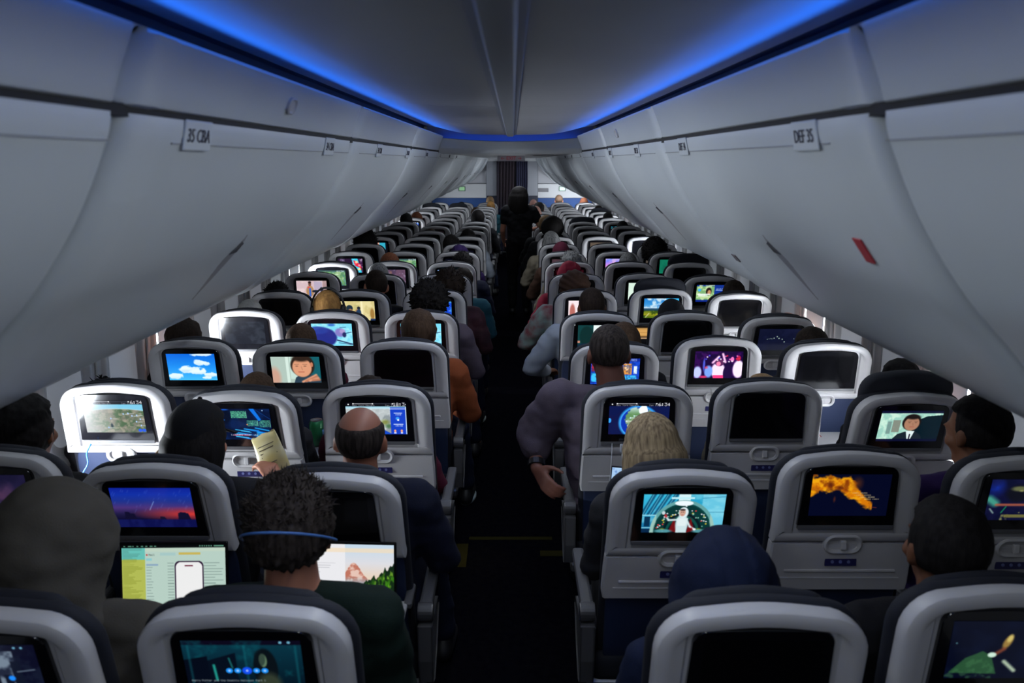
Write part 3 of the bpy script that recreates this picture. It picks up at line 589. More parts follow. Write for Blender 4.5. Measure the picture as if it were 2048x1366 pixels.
def S_hills(w, h):
    p = Pic(w, h, (225, 236, 235)); p.poly([(.3, .42), (.55, .28), (1, .10), (1, .55), (.3, .55)], (110, 160, 150)); p.poly([(.3, .56), (.6, .48), (1, .40), (1, 1), (.3, 1)], (196, 178, 140)); p.noise(14, 8, 3, (110, 130, 70), .5, .62, .7, ((p.Y > .42) & (p.X > .3))*1.); p.rect(0, .0, .38, 1, (16, 60, 62)); p.ell(.22, .5, .18, .48, (14, 44, 44)); p.rect(.0, .7, .06, .8, (190, 130, 110)); p.ell(.2, 1.0, .25, .2, (20, 40, 60)); p.ell(.78, .42, .11, .34, (24, 20, 22)); p.ell(.70, .44, .05, .2, (205, 150, 120)); return p
def S_city4F(w, h):
    p = Pic(w, h, (12, 16, 40)); p.noise(6, 4, 3, (22, 26, 56), .4, .7, .6); r = random.Random(1)
    for x, y, s_ in ((.30, .45, .02), (.38, .43, .03), (.45, .36, .03), (.50, .44, .03), (.58, .48, .03), (.64, .60, .03), (.22, .48, .02), (.86, .46, .02), (.33, .46, .02), (.26, .46, .015)): p.ell(x, y, s_*.5, s_, (190, 215, 190), .9)
    return p
def S_room5B(w, h):
    p = Pic(w, h, (205, 190, 130)); p.noise(6, 2, 3, (226, 214, 160), .45, .6, .8); p.rect(.60, 0, .66, 1, (236, 226, 180)); p.rect(.42, .2, .56, .55, (190, 180, 120)); p.ell(.28, .36, .10, .17, (30, 46, 60)); p.ell(.30, .5, .06, .12, (150, 110, 80)); p.ell(.54, .36, .05, .09, (30, 34, 44)); p.ell(.53, .60, .08, .22, (36, 60, 90)); p.rect(.48, .76, .6, 1, (110, 100, 60)); p.line(.45, .5, .50, .42, .03, (170, 120, 80)); p.ell(.92, .66, .08, .36, (150, 110, 50), .9, .4); p.rect(.86, .9, 1, 1, (30, 50, 90)); return p
def S_bluemap(w, h):
    p = Pic(w, h, (22, 70, 205)); p.rect(0, 0, 1, .10, (8, 10, 24)); p.text('6:34', .62, .01, (240, 240, 255), 1)
    r = random.Random(2)
    for i in range(26): x, y = .45+.5*r.random(), .15+.8*r.random(); p.rect(x, y, x+.06*r.random(), y+.02, (190, 215, 250), .8)
    p.rect(0, .12, .45, 1, (60, 140, 220), .6); p.noise(10, 8, 4, (90, 190, 235), .55, .65, .6); return p
def S_white5D(w, h):
    p = Pic(w, h, (236, 222, 226)); p.ell(.12, .6, .09, .5, (170, 90, 80), .9, .3); p.ell(.40, .55, .10, .4, (180, 110, 100), .9, .4); p.ell(.1, .9, .08, .2, (220, 60, 80), .8, .5); return p
def S_field(w, h):
    p = Pic(w, h); p.grad([(36, 120, 195), (50, 140, 210), (130, 180, 215)], 0, .55); p.noise(7, 4, 5, (215, 232, 240), .42, .6, .85, (p.Y < .52)*1.); p.poly([(.4, .35), (1, .1), (1, .3), (.5, .5)], (16, 70, 170), .6); p.grad([(40, 80, 120), (30, 60, 60)], .50, .62); p.grad([(90, 110, 30), (150, 150, 30), (60, 90, 20)], .62, 1); p.noise(12, 10, 3, (30, 60, 16), .5, .6, .7, (p.Y > .62)*1.); p.line(.06, .95, .16, .75, .02, (210, 205, 160)); p.rect(.63, .0, 1, .17, (60, 180, 240)); return p
def S_stage(w, h):
    p = Pic(w, h, (205, 180, 185)); p.noise(5, 4, 3, (225, 205, 205), .45, .6, .7); p.rect(.58, .05, .85, .8, (170, 160, 185), .8); p.rect(.86, 0, 1, 1, (150, 120, 120), .7); p.ell(.44, .60, .14, .36, (170, 130, 90), 1, .2); p.rect(.41, .42, .47, .9, (60, 100, 190)); p.ell(.44, .20, .05, .12, (120, 76, 60)); p.ell(.44, .10, .055, .07, (40, 26, 26)); p.ell(.62, .60, .12, .08, (30, 34, 50)); p.ell(.82, .5, .06, .14, (36, 40, 60)); p.ell(.40, .38, .05, .06, (220, 60, 80), .8, .5); return p
def S_mint(w, h): return Pic(w, h, (205, 228, 212)).noise(3, 3, 2, (230, 240, 232), .4, .7, .6)
def S_ad6F(w, h):
    p = Pic(w, h, (20, 50, 140)); p.rect(.0, .08, .58, .86, (120, 170, 110)); p.noise(9, 7, 3, (205, 225, 170), .45, .6, .8, (p.X < .58)*1.); p.ell(.40, .38, .10, .24, (40, 30, 26)); p.ell(.42, .45, .06, .16, (190, 140, 100)); p.ell(.1, .3, .055, .09, (60, 170, 240)); p.rect(.05, .52, .45, .58, (240, 245, 250)); p.rect(.08, .62, .38, .67, (240, 245, 250)); p.rect(.42, .78, .5, .84, (235, 200, 60)); p.text('AUDIO', .64, .2, (220, 230, 250), 1, .8); p.rect(.62, .3, .9, .34, (150, 180, 240)); p.rect(0, .88, 1, 1, (16, 40, 130)); return p
def S_green(w, h):
    p = Pic(w, h, (110, 160, 100)); p.noise(10, 8, 3, (80, 130, 90), .45, .6, .8); p.noise(18, 12, 6, (60, 120, 190), .58, .66, .7, np.clip(p.X*1.4-.2, 0, 1)); p.noise(8, 6, 9, (170, 195, 140), .55, .65, .7); r = random.Random(3)
    for i in range(12): x, y = r.random(), .2+.75*r.random(); p.rect(x, y, x+.07, y+.025, (240, 250, 240), .8)
    p.rect(0, 0, 1, .10, (60, 90, 90)); p.text('6:34', .7, .01, (240, 250, 255), 1); return p
def S_wood(w, h):
    p = Pic(w, h, (100, 74, 96)); p.noise(8, 5, 3, (70, 54, 80), .45, .6, .8); p.rect(.42, .1, .5, .9, (130, 96, 84), .8); p.noise(10, 8, 5, (150, 140, 170), .58, .68, .6); return p
def S_ui7C(w, h):
    p = Pic(w, h, (20, 70, 210)); p.rect(0, 0, .42, .3, (30, 90, 235)); p.rect(.6, .1, .92, .35, (90, 170, 240)); p.noise(10, 8, 4, (200, 225, 250), .6, .66, .8); p.rect(.05, .08, .3, .12, (220, 230, 255)); return p
def S_red(w, h): return Pic(w, h, (44, 8, 16)).noise(4, 3, 2, (90, 14, 24), .45, .65, .6)
def S_colour8A(w, h):
    p = Pic(w, h, (60, 26, 66)); p.rect(0, 0, .6, 1, (40, 20, 50)); p.poly([(.55, 0), (.8, 0), (.95, 1), (.7, 1)], (60, 200, 230)); p.poly([(.62, .1), (.9, .4), (.95, .7), (.68, .5)], (225, 30, 60)); p.ell(.75, .25, .06, .10, (250, 200, 150)); p.ell(.85, .75, .08, .08, (230, 200, 90)); p.noise(14, 12, 3, (240, 240, 250), .6, .66, .6, (p.X > .55)*1.); p.text('ON', .1, .05, (200, 190, 230), 1); return p
def S_text8C(w, h):
    p = Pic(w, h, (8, 10, 22)); p.rect(0, .3, .9, 1, (26, 80, 225)); p.rect(.12, .12, .5, .22, (230, 235, 245), .8); p.rect(.6, .1, .7, .2, (230, 235, 245), .8); return p
def S_dim8D(w, h):
    p = Pic(w, h, (66, 48, 56)); p.noise(6, 4, 3, (90, 66, 70), .45, .6, .7); p.ell(.3, .75, .12, .2, (235, 140, 40), .9, .5); return p
def S_sunset(w, h):
    p = Pic(w, h); p.grad([(60, 120, 235), (170, 130, 230), (235, 140, 200), (90, 80, 190)]); p.ell(.6, .3, .07, .10, (235, 30, 50)); p.noise(12, 6, 3, (40, 60, 150), .5, .6, .7, (p.Y > .6)*1.); p.noise(6, 3, 4, (250, 190, 220), .5, .65, .6, (p.Y < .5)*1.); return p
def S_teal(w, h): return Pic(w, h, (16, 110, 84)).noise(5, 4, 2, (10, 80, 64), .4, .7, .7)
def S_redtext(w, h):
    p = Pic(w, h, (8, 8, 20)); p.rect(.68, .55, .95, .75, (220, 120, 130)); p.rect(.7, .6, .9, .68, (250, 230, 230)); return p
def S_warm(w, h):
    p = Pic(w, h, (90, 78, 66)); p.rect(.2, .25, .36, .7, (250, 235, 170)); p.ell(.2, .85, .08, .1, (235, 120, 50)); p.noise(6, 4, 3, (60, 56, 56), .45, .6, .6); return p
def S_peach(w, h):
    p = Pic(w, h, (236, 175, 155)); p.rect(.62, 0, .9, .6, (50, 165, 190)); p.ell(.45, .5, .22, .45, (232, 170, 150)); p.poly([(.3, 1), (.6, .4), (.85, 1)], (240, 190, 170)); p.rect(.9, 0, 1, 1, (10, 14, 24)); return p
def S_toptext(w, h):
    p = Pic(w, h, (4, 5, 12)); p.rect(.62, .2, .74, .34, (210, 215, 225)); p.rect(.78, .18, .95, .36, (240, 245, 255)); p.rect(.4, .25, .55, .3, (120, 110, 150)); return p
def S_dimred(w, h): return Pic(w, h, (16, 10, 16)).noise(4, 3, 2, (30, 18, 22), .4, .7, .6)
def S_tealmap(w, h): return Pic(w, h, (6, 26, 44)).noise(14, 12, 3, (70, 190, 200), .56, .62, .9)
def S_reflection4A(w, h): return Pic(w, h, (22, 26, 34)).noise(6, 5, 3, (52, 58, 68), .42, .62, .7)  # cloudy window reflection painted as a picture on a switched-off screen
SCREENS = {'0C': (S_film0C, 420, 250, 'paused film with blue buttons'), '0B': (S_city0B, 220, 132, 'dim blue city film'), '0E': (S_man0E, 260, 156, 'man in green jacket'), '1A': (S_dim1A, 160, 96, 'dim purple face'),
 '1B': (S_desert, 240, 144, 'blue desert night'), '1D': (S_cockpit, 280, 168, 'pilot in white suit'), '1E': (S_lava, 260, 156, 'orange fire plume'), '1F': (S_hat1F, 200, 120, 'dark blue workshop scene'),
 '2A': (S_earth2A, 240, 144, 'flight map horizon'), '2B': (S_code2B, 240, 144, 'green code panels'), '2C': (S_map2C, 240, 144, 'map with blue panel'), '2D': (S_globe, 240, 144, 'blue globe map'), '2F': (S_suit, 220, 132, 'man in dark suit'),
 '3A': (S_clouds, 180, 108, 'white clouds'), '3B': (S_thinker, 180, 108, 'face resting on hands'), '3D': (S_tiles, 150, 90, 'blue menu tiles'), '3E': (S_dance, 170, 102, 'pink lit dancers'),
 '4A': (S_reflection4A, 120, 72, 'painted grey reflection'), '4B': (S_snow, 150, 90, 'figure in cyan snow'), '4C': (S_snow, 150, 90, 'pale cyan snow'), '4D': (S_hills, 150, 90, 'sunny hills'), '4F': (S_city4F, 130, 78, 'faint city lights'),
 '5B': (S_room5B, 120, 72, 'cream room film'), '5C': (S_bluemap, 110, 66, 'blue map panel'), '5D': (S_white5D, 100, 60, 'white and pink scene'), '5E': (S_field, 120, 72, 'field under blue sky'),
 '6A': (S_stage, 110, 66, 'pale stage speaker'), '6E': (S_mint, 60, 36, 'plain mint glow'), '6F': (S_ad6F, 100, 60, 'advert with smiling face'), '7A': (S_green, 90, 54, 'green and blue map'), '7B': (S_wood, 80, 48, 'brown purple film'),
 '7C': (S_ui7C, 80, 48, 'bright blue menu'), '7D': (S_red, 50, 30, 'dark red glow'), '8A': (S_colour8A, 70, 42, 'red and cyan cartoon'), '8B': (S_green, 80, 48, 'green map'), '8C': (S_text8C, 70, 42, 'blue block and text'),
 '8D': (S_dim8D, 60, 36, 'dim orange glow'), '8E': (S_sunset, 70, 42, 'pink and blue sunset'), '8F': (S_teal, 50, 30, 'plain green glow'), '9C': (S_redtext, 50, 30, 'small red caption'), '9F': (S_warm, 60, 36, 'warm lamp scene'),
 '10A': (S_peach, 60, 36, 'peach figure'), '10E': (S_warm, 40, 24, 'dim brown film'), '12C': (S_toptext, 50, 30, 'white text line'), '14A': (S_bluemap, 50, 30, 'blue map'), '13F': (S_tealmap, 50, 30, 'teal speckled map'), '18A': (S_bluemap, 30, 18, 'small blue glow'), '12B': (S_dimred, 30, 18, 'dim grey glow')}

# ------------------------------------------------------------------ seats
LEAN = .20
def yp(z): return (1.165-z)*LEAN
def outline(hb, hs, zb, zs, zt, cx, arch=.010, n=7):
    """closed outline: bottom right -> up the right side -> round corner -> arch -> mirrored -> bottom"""
    rz = zt-arch-zs; R = []
    for i in range(5): t = i/5; R.append((hb+(hs-hb)*t, zb+(zs-zb)*t))
    for i in range(n+1): a = PI/2*i/n; R.append((cx+(hs-cx)*math.cos(a), zs+rz*math.sin(a)))
    for i in range(1, 4): t = i/4; R.append((cx*(1-t), zt-arch+arch*math.sin(t*PI/2)))
    L = [(-x, z) for x, z in R[::-1]]
    B = [(-hb+2*hb*i/5, zb) for i in range(1, 5)]
    return R+[(0, zt)]+L+B
def inset(P, d):
    cx = 0; cz = sum(z for _, z in P)/len(P); n = len(P); out = []
    for i, (x, z) in enumerate(P):
        a = P[i-1]; b = P[(i+1) % n]; tx, tz = b[0]-a[0], b[1]-a[1]; L = math.hypot(tx, tz) or 1; nx, nz = -tz/L, tx/L   # outline runs counter-clockwise seen from -y: inside is to the left
        out.append((x+nx*d, z+nz*d))
    return out
def L3(P, t): return [(x, yp(z)+t, z) for x, z in P]
def mk(bm, m, sm=38): return mesh_of(bm, m, sm)
# upper shell
bm = bmesh.new(); o = outline(.206, .203, .882, 1.062, 1.165, .112)
sur = outline(.153, .147, .893, 1.100, 1.140, .112, .003)
loops(bm, [L3(inset(o, .004), .050), L3(o, .030), L3(o, .010), L3(inset(o, .003), .004), L3(inset(o, .009), .0), L3(inset(o, .024), -.002), L3(inset(o, .032), 0), L3(sur, .006), L3(inset(sur, .006), .013)], True, True)
ME_SHELL = mk(bm, M_SHELL, 30)
# lower shell / stowed tray table
bm = bmesh.new(); R = [(.2065, .878), (.210, .82), (.212, .745), (.208, .724)]; lo = [(-x, z) for x, z in R[::-1]][::-1]
lo = [(x, z) for x, z in R]; lo = lo+[(-x, z) for x, z in R[::-1]]
lo = lo[::-1]
lo_in = [(x*.78, .870 if z > .87 else (.745 if z < .73 else z)) for x, z in lo]
loops(bm, [L3([(x*.99, z) for x, z in lo], .045), L3(lo, .025), L3(lo, .008), L3([(x*.975, z*.995+.003) for x, z in lo], .002), L3([(x*.80, z) for x, z in lo_in], .001)], True, True)
ME_TRAYUP = mk(bm, M_SHELL, 30)
bm = bmesh.new()
for zc, w in ((.762, .155), (.742, .165), (.726, .17)):
    pass
box(bm, -.165, .165, yp(.787)-.003, yp(.787)+.004, .784, .793, .002, 1); ME_LIP = mk(bm, M_SHELL, 0)
bm = bmesh.new(); box(bm, -.18, .18, yp(.763)-.001, yp(.763)+.004, .762, .766); ME_GROOVE = mk(bm, M_SHELL2, 0)
# monitor
bm = bmesh.new(); mo = outline(.140, .134, .938, 1.092, 1.125, .103, .002)
loops(bm, [L3(mo, .014), L3(mo, .003), L3(inset(mo, .002), .001), L3(inset(mo, .006), .001)], True, True); ME_MON = mk(bm, M_BLK, 30)
bm = bmesh.new(); box(bm, -.139, .139, yp(.932)-.001, yp(.932)+.012, .925, .938, .002, 1); ME_MLIP = mk(bm, mat('monitor_lip', (.10, .10, .11), .35), 0)
off = Pic(2, 2); ME_OFF = disp_mesh(off, -.1125, .1125, .970, 1.101, lambda z: yp(z)+.0002); ME_OFF.materials.append(M_OFF)
# latch
bm = bmesh.new(); rr = lambda hw, hh, r, t, zc=.876: [(x, yp(z+zc)+t, z+zc) for x, z in rrect(hw, hh, r)]
loops(bm, [rr(.058, .033, .032, .006), rr(.056, .031, .030, -.004), rr(.051, .026, .025, -.007), rr(.043, .018, .017, -.003), rr(.041, .016, .015, .004)], False, True); ME_LATCH = mk(bm, M_SHELL, 40)
bm = bmesh.new(); box(bm, -.009, .009, yp(.876)-.010, yp(.876)+.004, .862, .890, .003, 2); ME_KNOB = mk(bm, M_SHELL, 0)
bm = bmesh.new(); box(bm, -.046, .048, yp(.818)-.001, yp(.818)+.003, .805, .832, .001, 1); ME_PLAC = mk(bm, M_PLAC, 0)
bm = bmesh.new()
for x in (-.024, 0, .024):
    bmesh.ops.create_cone(bm, cap_ends=True, segments=12, radius1=.005, radius2=.005, depth=.001, matrix=Matrix.Translation((x, yp(.818)-.0016, .8185)) @ Matrix.Rotation(PI/2, 4, 'X'))
ME_PICO = mk(bm, M_PLACI, 0)
# backs and cushions
def slab(P, t0, t1, r, m):
    bm = bmesh.new(); loops(bm, [L3(inset(P, r), t0), L3(inset(P, r*.3), t0+r*.35), L3(P, t0+r), L3(P, t1-r), L3(inset(P, r*.3), t1-r*.35), L3(inset(P, r), t1)], True, True); return mk(bm, m, 60)
ME_PANEL = slab(outline(.190, .195, .44, .82, .92, .15), .035, .055, .006, M_NAVY2)
ME_CUSH = slab(outline(.211, .211, .47, 1.062, 1.166, .115), .044, .088, .014, M_NAVY)
ME_HEAD = slab(outline(.150, .152, .93, 1.10, 1.171, .095), .070, .112, .016, M_NAVY)
ME_HEADUP = slab(outline(.160, .172, .98, 1.15, 1.235, .10), .065, .120, .018, M_NAVY)
bm = bmesh.new(); box(bm, -.228, .228, .17, .63, .37, .475, .03, 3); ME_SEAT = mk(bm, M_NAVY, 50)
bm = bmesh.new(); box(bm, -.235, .235, .18, .58, .335, .375, .008, 1); ME_FRAME = mk(bm, M_METAL, 0)
def leg(sx):
    bm = bmesh.new(); tube(bm, [(sx*.16, .24, .34), (sx*.16, .22, .18), (sx*.16, .18, .004)], .016, 8); return mk(bm, M_METAL)
ME_LEG = {s: leg(s) for s in (-1, 1)}
bm = bmesh.new(); box(bm, -.020, .020, .12, .50, .640, .675, .010, 2); ME_ARMR = mk(bm, M_ARM, 0)
bm = bmesh.new(); bmesh.ops.create_cone(bm, cap_ends=True, segments=20, radius1=.030, radius2=.030, depth=.046, matrix=Matrix.Translation((0, .125, .645)) @ Matrix.Rotation(PI/2, 4, 'Y')); bmesh.ops.bevel(bm, geom=bm.edges[:], offset=.004, segments=2, affect='EDGES'); ME_CAP = mk(bm, M_CAP)
bm = bmesh.new(); sd = [(.085, .615), (.17, .615), (.30, .60), (.33, .56), (.24, .46), (.15, .40), (.10, .42), (.085, .50)]
loops(bm, [[(x*w, y, z) for y, z in sd] for x, w in ((-.022, .8), (-.022, 1), (.022, 1), (.022, .8))], True, True); ME_APAN = mk(bm, M_ARM, 0)
bm = bmesh.new(); box(bm, -.205, .205, -.31, .02, -.008, .008, .006, 2); ME_TRAYDN = mk(bm, mat('tray_table_grey', (.30, .30, .31), .45), 0)
bm = bmesh.new(); box(bm, -.012, .012, 0, .12, -.010, .010, .004, 1); ME_TARM = mk(bm, M_ARM, 0)
TRAY_DOWN = {'1B', '1C', '2A', '4A', '3B', '3F', '4D', '4F', '5E', '3A', '6B', '7E', '8C'}
RAISED = {'2F', '5E', '7F', '13E', '16F', '18B', '18A'}
SEAT_ROOTS = {}
RECLINE = {'0B': 1, '0C': 0, '0D': 0, '0E': -5, '1A': -4, '1B': 2, '1C': 6, '1D': 4.5, '1E': -4.5, '1F': -2, '2A': -2.5, '2B': 3.3, '2C': -1, '2D': -1, '2E': -4, '2F': 4.4, '3A': -2, '3B': 1, '3C': -1, '3D': 2.5, '3E': -5, '3F': .6, '4A': -3, '4B': 0, '4C': 0, '4D': 2, '4E': 1.5, '4F': 6, '5A': 2.5, '5B': 1, '5C': -1, '5D': 0, '5E': -4, '5F': 4, '6A': -6, '6B': 0, '6C': 0, '6D': -1, '6E': -1, '6F': 3}
def make_seat(n, c):
    key = '%d%s' % (n, c); x = SX[c]; side = -1 if x < 0 else 1
    jit = random.Random(hash((n, ord(c))) & 0xffff)
    r = empty('airplane_seat', (x, Y0+DY*n, 0)); SEAT_ROOTS[key] = r
    pos = dict(A='window', B='middle', C='aisle', D='aisle', E='middle', F='window')[c]
    sdn = 'left' if side < 0 else 'right'
    sc = SCREENS[key][3] if key in SCREENS else 'dark screen'
    tag(r, 'grey %s seat %s of aisle, %s, %s' % (pos, sdn, roww(n), sc), 'airplane seat', 'airplane seats in rows')
    far = n > 13
    def P(nm, me, loc=(0, 0, 0), par=None): return obj(nm, me, None, par or r, loc=loc)
    P('shell', ME_SHELL); mon = P('monitor', ME_MON)
    if key in SCREENS:
        f, w, h, _ = SCREENS[key]; p = f(w, h); me = disp_mesh(p, -.1125, .1125, .970, 1.101, lambda z: yp(z)+.0002, 1.0 if n < 2 else 1.15); me.materials.append(M_LIT); d = P('display', me, par=mon); d['label'] = 'lit screen with %s' % sc
    else: P('display', ME_OFF, par=mon)
    P('back_cushion', ME_CUSH); P('headrest', ME_HEADUP if key in RAISED else ME_HEAD); P('seat_cushion', ME_SEAT); P('back_panel', ME_PANEL)
    P('seat_frame', ME_FRAME); P('leg', ME_LEG[-1]); P('leg', ME_LEG[1])
    if not far: P('monitor_lip', ME_MLIP, par=mon)
    lt = P('tray_latch', ME_LATCH); P('latch_knob', ME_KNOB, par=lt)
    if key in TRAY_DOWN:
        t = P('tray_table', ME_TRAYDN, (0, .03, .715)); 
        for s in (-1, 1): P('tray_arm', ME_TARM, (s*.205, .0, 0), par=t)
    else:
        t = P('tray_table', ME_TRAYUP); P('pocket_lip', ME_LIP, par=t)
        if not far:
            P('pocket_groove', ME_GROOVE, par=t); q = P('placard', ME_PLAC); P('placard_icons', ME_PICO, par=q)
    ai = -side   # toward the aisle
    a = P('armrest', ME_ARMR, (ai*.2475, 0, 0)); P('pivot_cap', ME_CAP, par=a)
    if c in 'CD': P('armrest_panel', ME_APAN, par=a)
    ang = RECLINE.get(key, jit.uniform(-1.2, 1.5)); a_ = math.radians(ang); pv = Vector((0, .14, .47)); Rm = Matrix.Rotation(a_, 3, 'X')
    for ch in r.children:
        if ch.name.split('.')[0] in ('shell', 'monitor', 'back_cushion', 'headrest', 'back_panel', 'tray_latch', 'placard') or (ch.name.startswith('tray_table') and key not in TRAY_DOWN):
            ch.rotation_euler = (a_, 0, 0); ch.location = pv-Rm @ pv
    if c in 'AF': a = P('armrest', ME_ARMR, (side*.2475, 0, 0)); P('pivot_cap', ME_CAP, par=a)
    return r
for n in range(NR):
    for c in 'ABCDEF': make_seat(n, c)

# ------------------------------------------------------------------ people
def ball(bm, c, r, rot=None, sub=3):
    M = Matrix.Translation(c)
    if rot is not None: M = M @ rot
    if isinstance(r, (int, float)): r = (r, r, r)
    bmesh.ops.create_icosphere(bm, subdivisions=sub, radius=1, matrix=M @ Matrix.Diagonal((*r, 1)))
def limb(bm, a, b, ra, rb):
    a, b = Vector(a), Vector(b); d = b-a; L = d.length
    q = d.to_track_quat('Z', 'Y').to_matrix().to_4x4()
    bmesh.ops.create_cone(bm, cap_ends=True, segments=14, radius1=ra, radius2=rb, depth=L, matrix=Matrix.Translation((a+b)/2) @ q)
    ball(bm, a, ra, sub=2); ball(bm, b, rb, sub=2)
def chain(bm, pts, rs):
    for i in range(len(pts)-1): limb(bm, pts[i], pts[i+1], rs[i], rs[i+1])
def remesh(bm, vox, smooth=3, fold=0, seed=0, name='m'):
    me = bpy.data.meshes.new(name); bm.to_mesh(me); bm.free(); o = bpy.data.objects.new('tmp', me); COL.objects.link(o)
    md = o.modifiers.new('r', 'REMESH'); md.mode = 'VOXEL'; md.voxel_size = vox; sm = o.modifiers.new('s', 'SMOOTH'); sm.factor = .5; sm.iterations = smooth
    dg = bpy.context.evaluated_depsgraph_get(); m2 = bpy.data.meshes.new_from_object(o.evaluated_get(dg)); bpy.data.objects.remove(o)
    if fold:
        m2.update(); off = Vector((seed*3.1, seed*1.7, 0))
        co = [v.co + v.normal*fold*(mnoise.noise(Vector((v.co.x*9, v.co.y*9, v.co.z*16))+off)+.5*mnoise.noise(Vector((v.co.x*24, v.co.y*20, v.co.z*34))+off)) for v in m2.vertices]
        m2.vertices.foreach_set('co', np.array([tuple(c) for c in co]).ravel()); m2.update()
    m2.shade_smooth(); m2.name = name; return m2
def head_prims(bm, c, R, s=1):
    def P(x, y, z): return c+R @ (Vector((x, y, z))*s)
    R4 = R.to_4x4()
    b = lambda p, r: ball(bm, P(*p), tuple(v*s for v in r), R4)
    b((0, -.010, .022), (.073, .091, .086)); b((0, .028, -.022), (.056, .064, .088)); b((0, .058, -.092), (.030, .028, .024)); b((0, .030, -.070), (.046, .045, .038))
    limb(bm, P(0, .086, .008), P(0, .104, -.028), .007*s, .012*s); b((-.011, .095, -.032), (.008, .008, .007)); b((.011, .095, -.032), (.008, .008, .007))
    b((0, .084, -.058), (.024, .010, .008)); b((0, .082, -.068), (.020, .010, .007)); b((-.030, .080, .016), (.022, .010, .007)); b((.030, .080, .016), (.022, .010, .007))
    for q in (-1, 1):
        b((q*.030, .078, 0), (.014, .010, .009)); b((q*.047, .055, -.030), (.018, .022, .022))
        ball(bm, P(q*.077, -.006, -.012), (.008*s, .020*s, .033*s), R4 @ Matrix.Rotation(q*.35, 4, 'Z')); b((q*.072, .000, -.032), (.008, .012, .014))
def hand_prims(bm, w, d, nrm, side, curl=.5, s=1.0):
    """w wrist, d pointing direction, nrm palm normal, side +1 when the thumb leaves toward d x nrm"""
    w, d, nrm = Vector(w), Vector(d).normalized(), Vector(nrm).normalized(); l = d.cross(nrm).normalized()*side; nrm = (nrm-d*nrm.dot(d)).normalized()
    for k in range(4): limb(bm, w+l*(.012-.008*k)*s, w+d*.082*s+l*(.030-.019*k)*s, .015*s, .0115*s)
    for k, L in enumerate((.070, .080, .074, .058)):
        p = w+d*.085*s+l*(.032-.0195*k)*s; a = .25+curl*.3
        for j, f in enumerate((.45, .32, .25)):
            dd = (d*math.cos(a)+nrm*math.sin(a)+l*(.06-.04*k)).normalized(); q = p+dd*L*f*s; limb(bm, p, q, (.0092-.0008*j)*s, (.0086-.0009*j)*s); p = q; a += curl
    p = w+d*.018*s+l*.020*s
    for j, (f, r) in enumerate(((.040, .013), (.032, .0105), (.026, .009))):
        dd = (d*(.55+.25*j)+l*(.75-.3*j)+nrm*(.35+.15*j)).normalized(); q = p+dd*f*s; limb(bm, p, q, r*s, r*.88*s); p = q
class Pose: pass
def pose(**k):
    p = Pose(); p.hip = (0, .36, .545); p.waist = (0, .285, .68); p.chest = (0, .265, .88); p.neck = (0, .268, 1.02); p.head = Vector((0, .285, 1.150)); p.R = Matrix.Identity(3)
    p.sh = {-1: (-.175, .262, .965), 1: (.175, .262, .965)}; p.el = {-1: (-.208, .31, .72), 1: (.208, .31, .72)}; p.wr = {-1: (-.13, .52, .68), 1: (.13, .52, .68)}
    p.hd = {-1: (.45, .9, -.1), 1: (-.45, .9, -.1)}; p.hn = {-1: (0, 0, -1), 1: (0, 0, -1)}
    p.kn = {-1: (-.11, .73, .545), 1: (.11, .73, .545)}; p.an = {-1: (-.12, .74, .12), 1: (.12, .74, .12)}; p.toe = {-1: (-.12, .90, .045), 1: (.12, .90, .045)}
    p.hipx = .085; p.vox = .0105; p.curl = .45; p.bulk = 1; p.sleeve = 1; p.seated = True
    for a, b in k.items():
        if isinstance(b, dict): getattr(p, a).update(b)
        else: setattr(p, a, b)
    return p
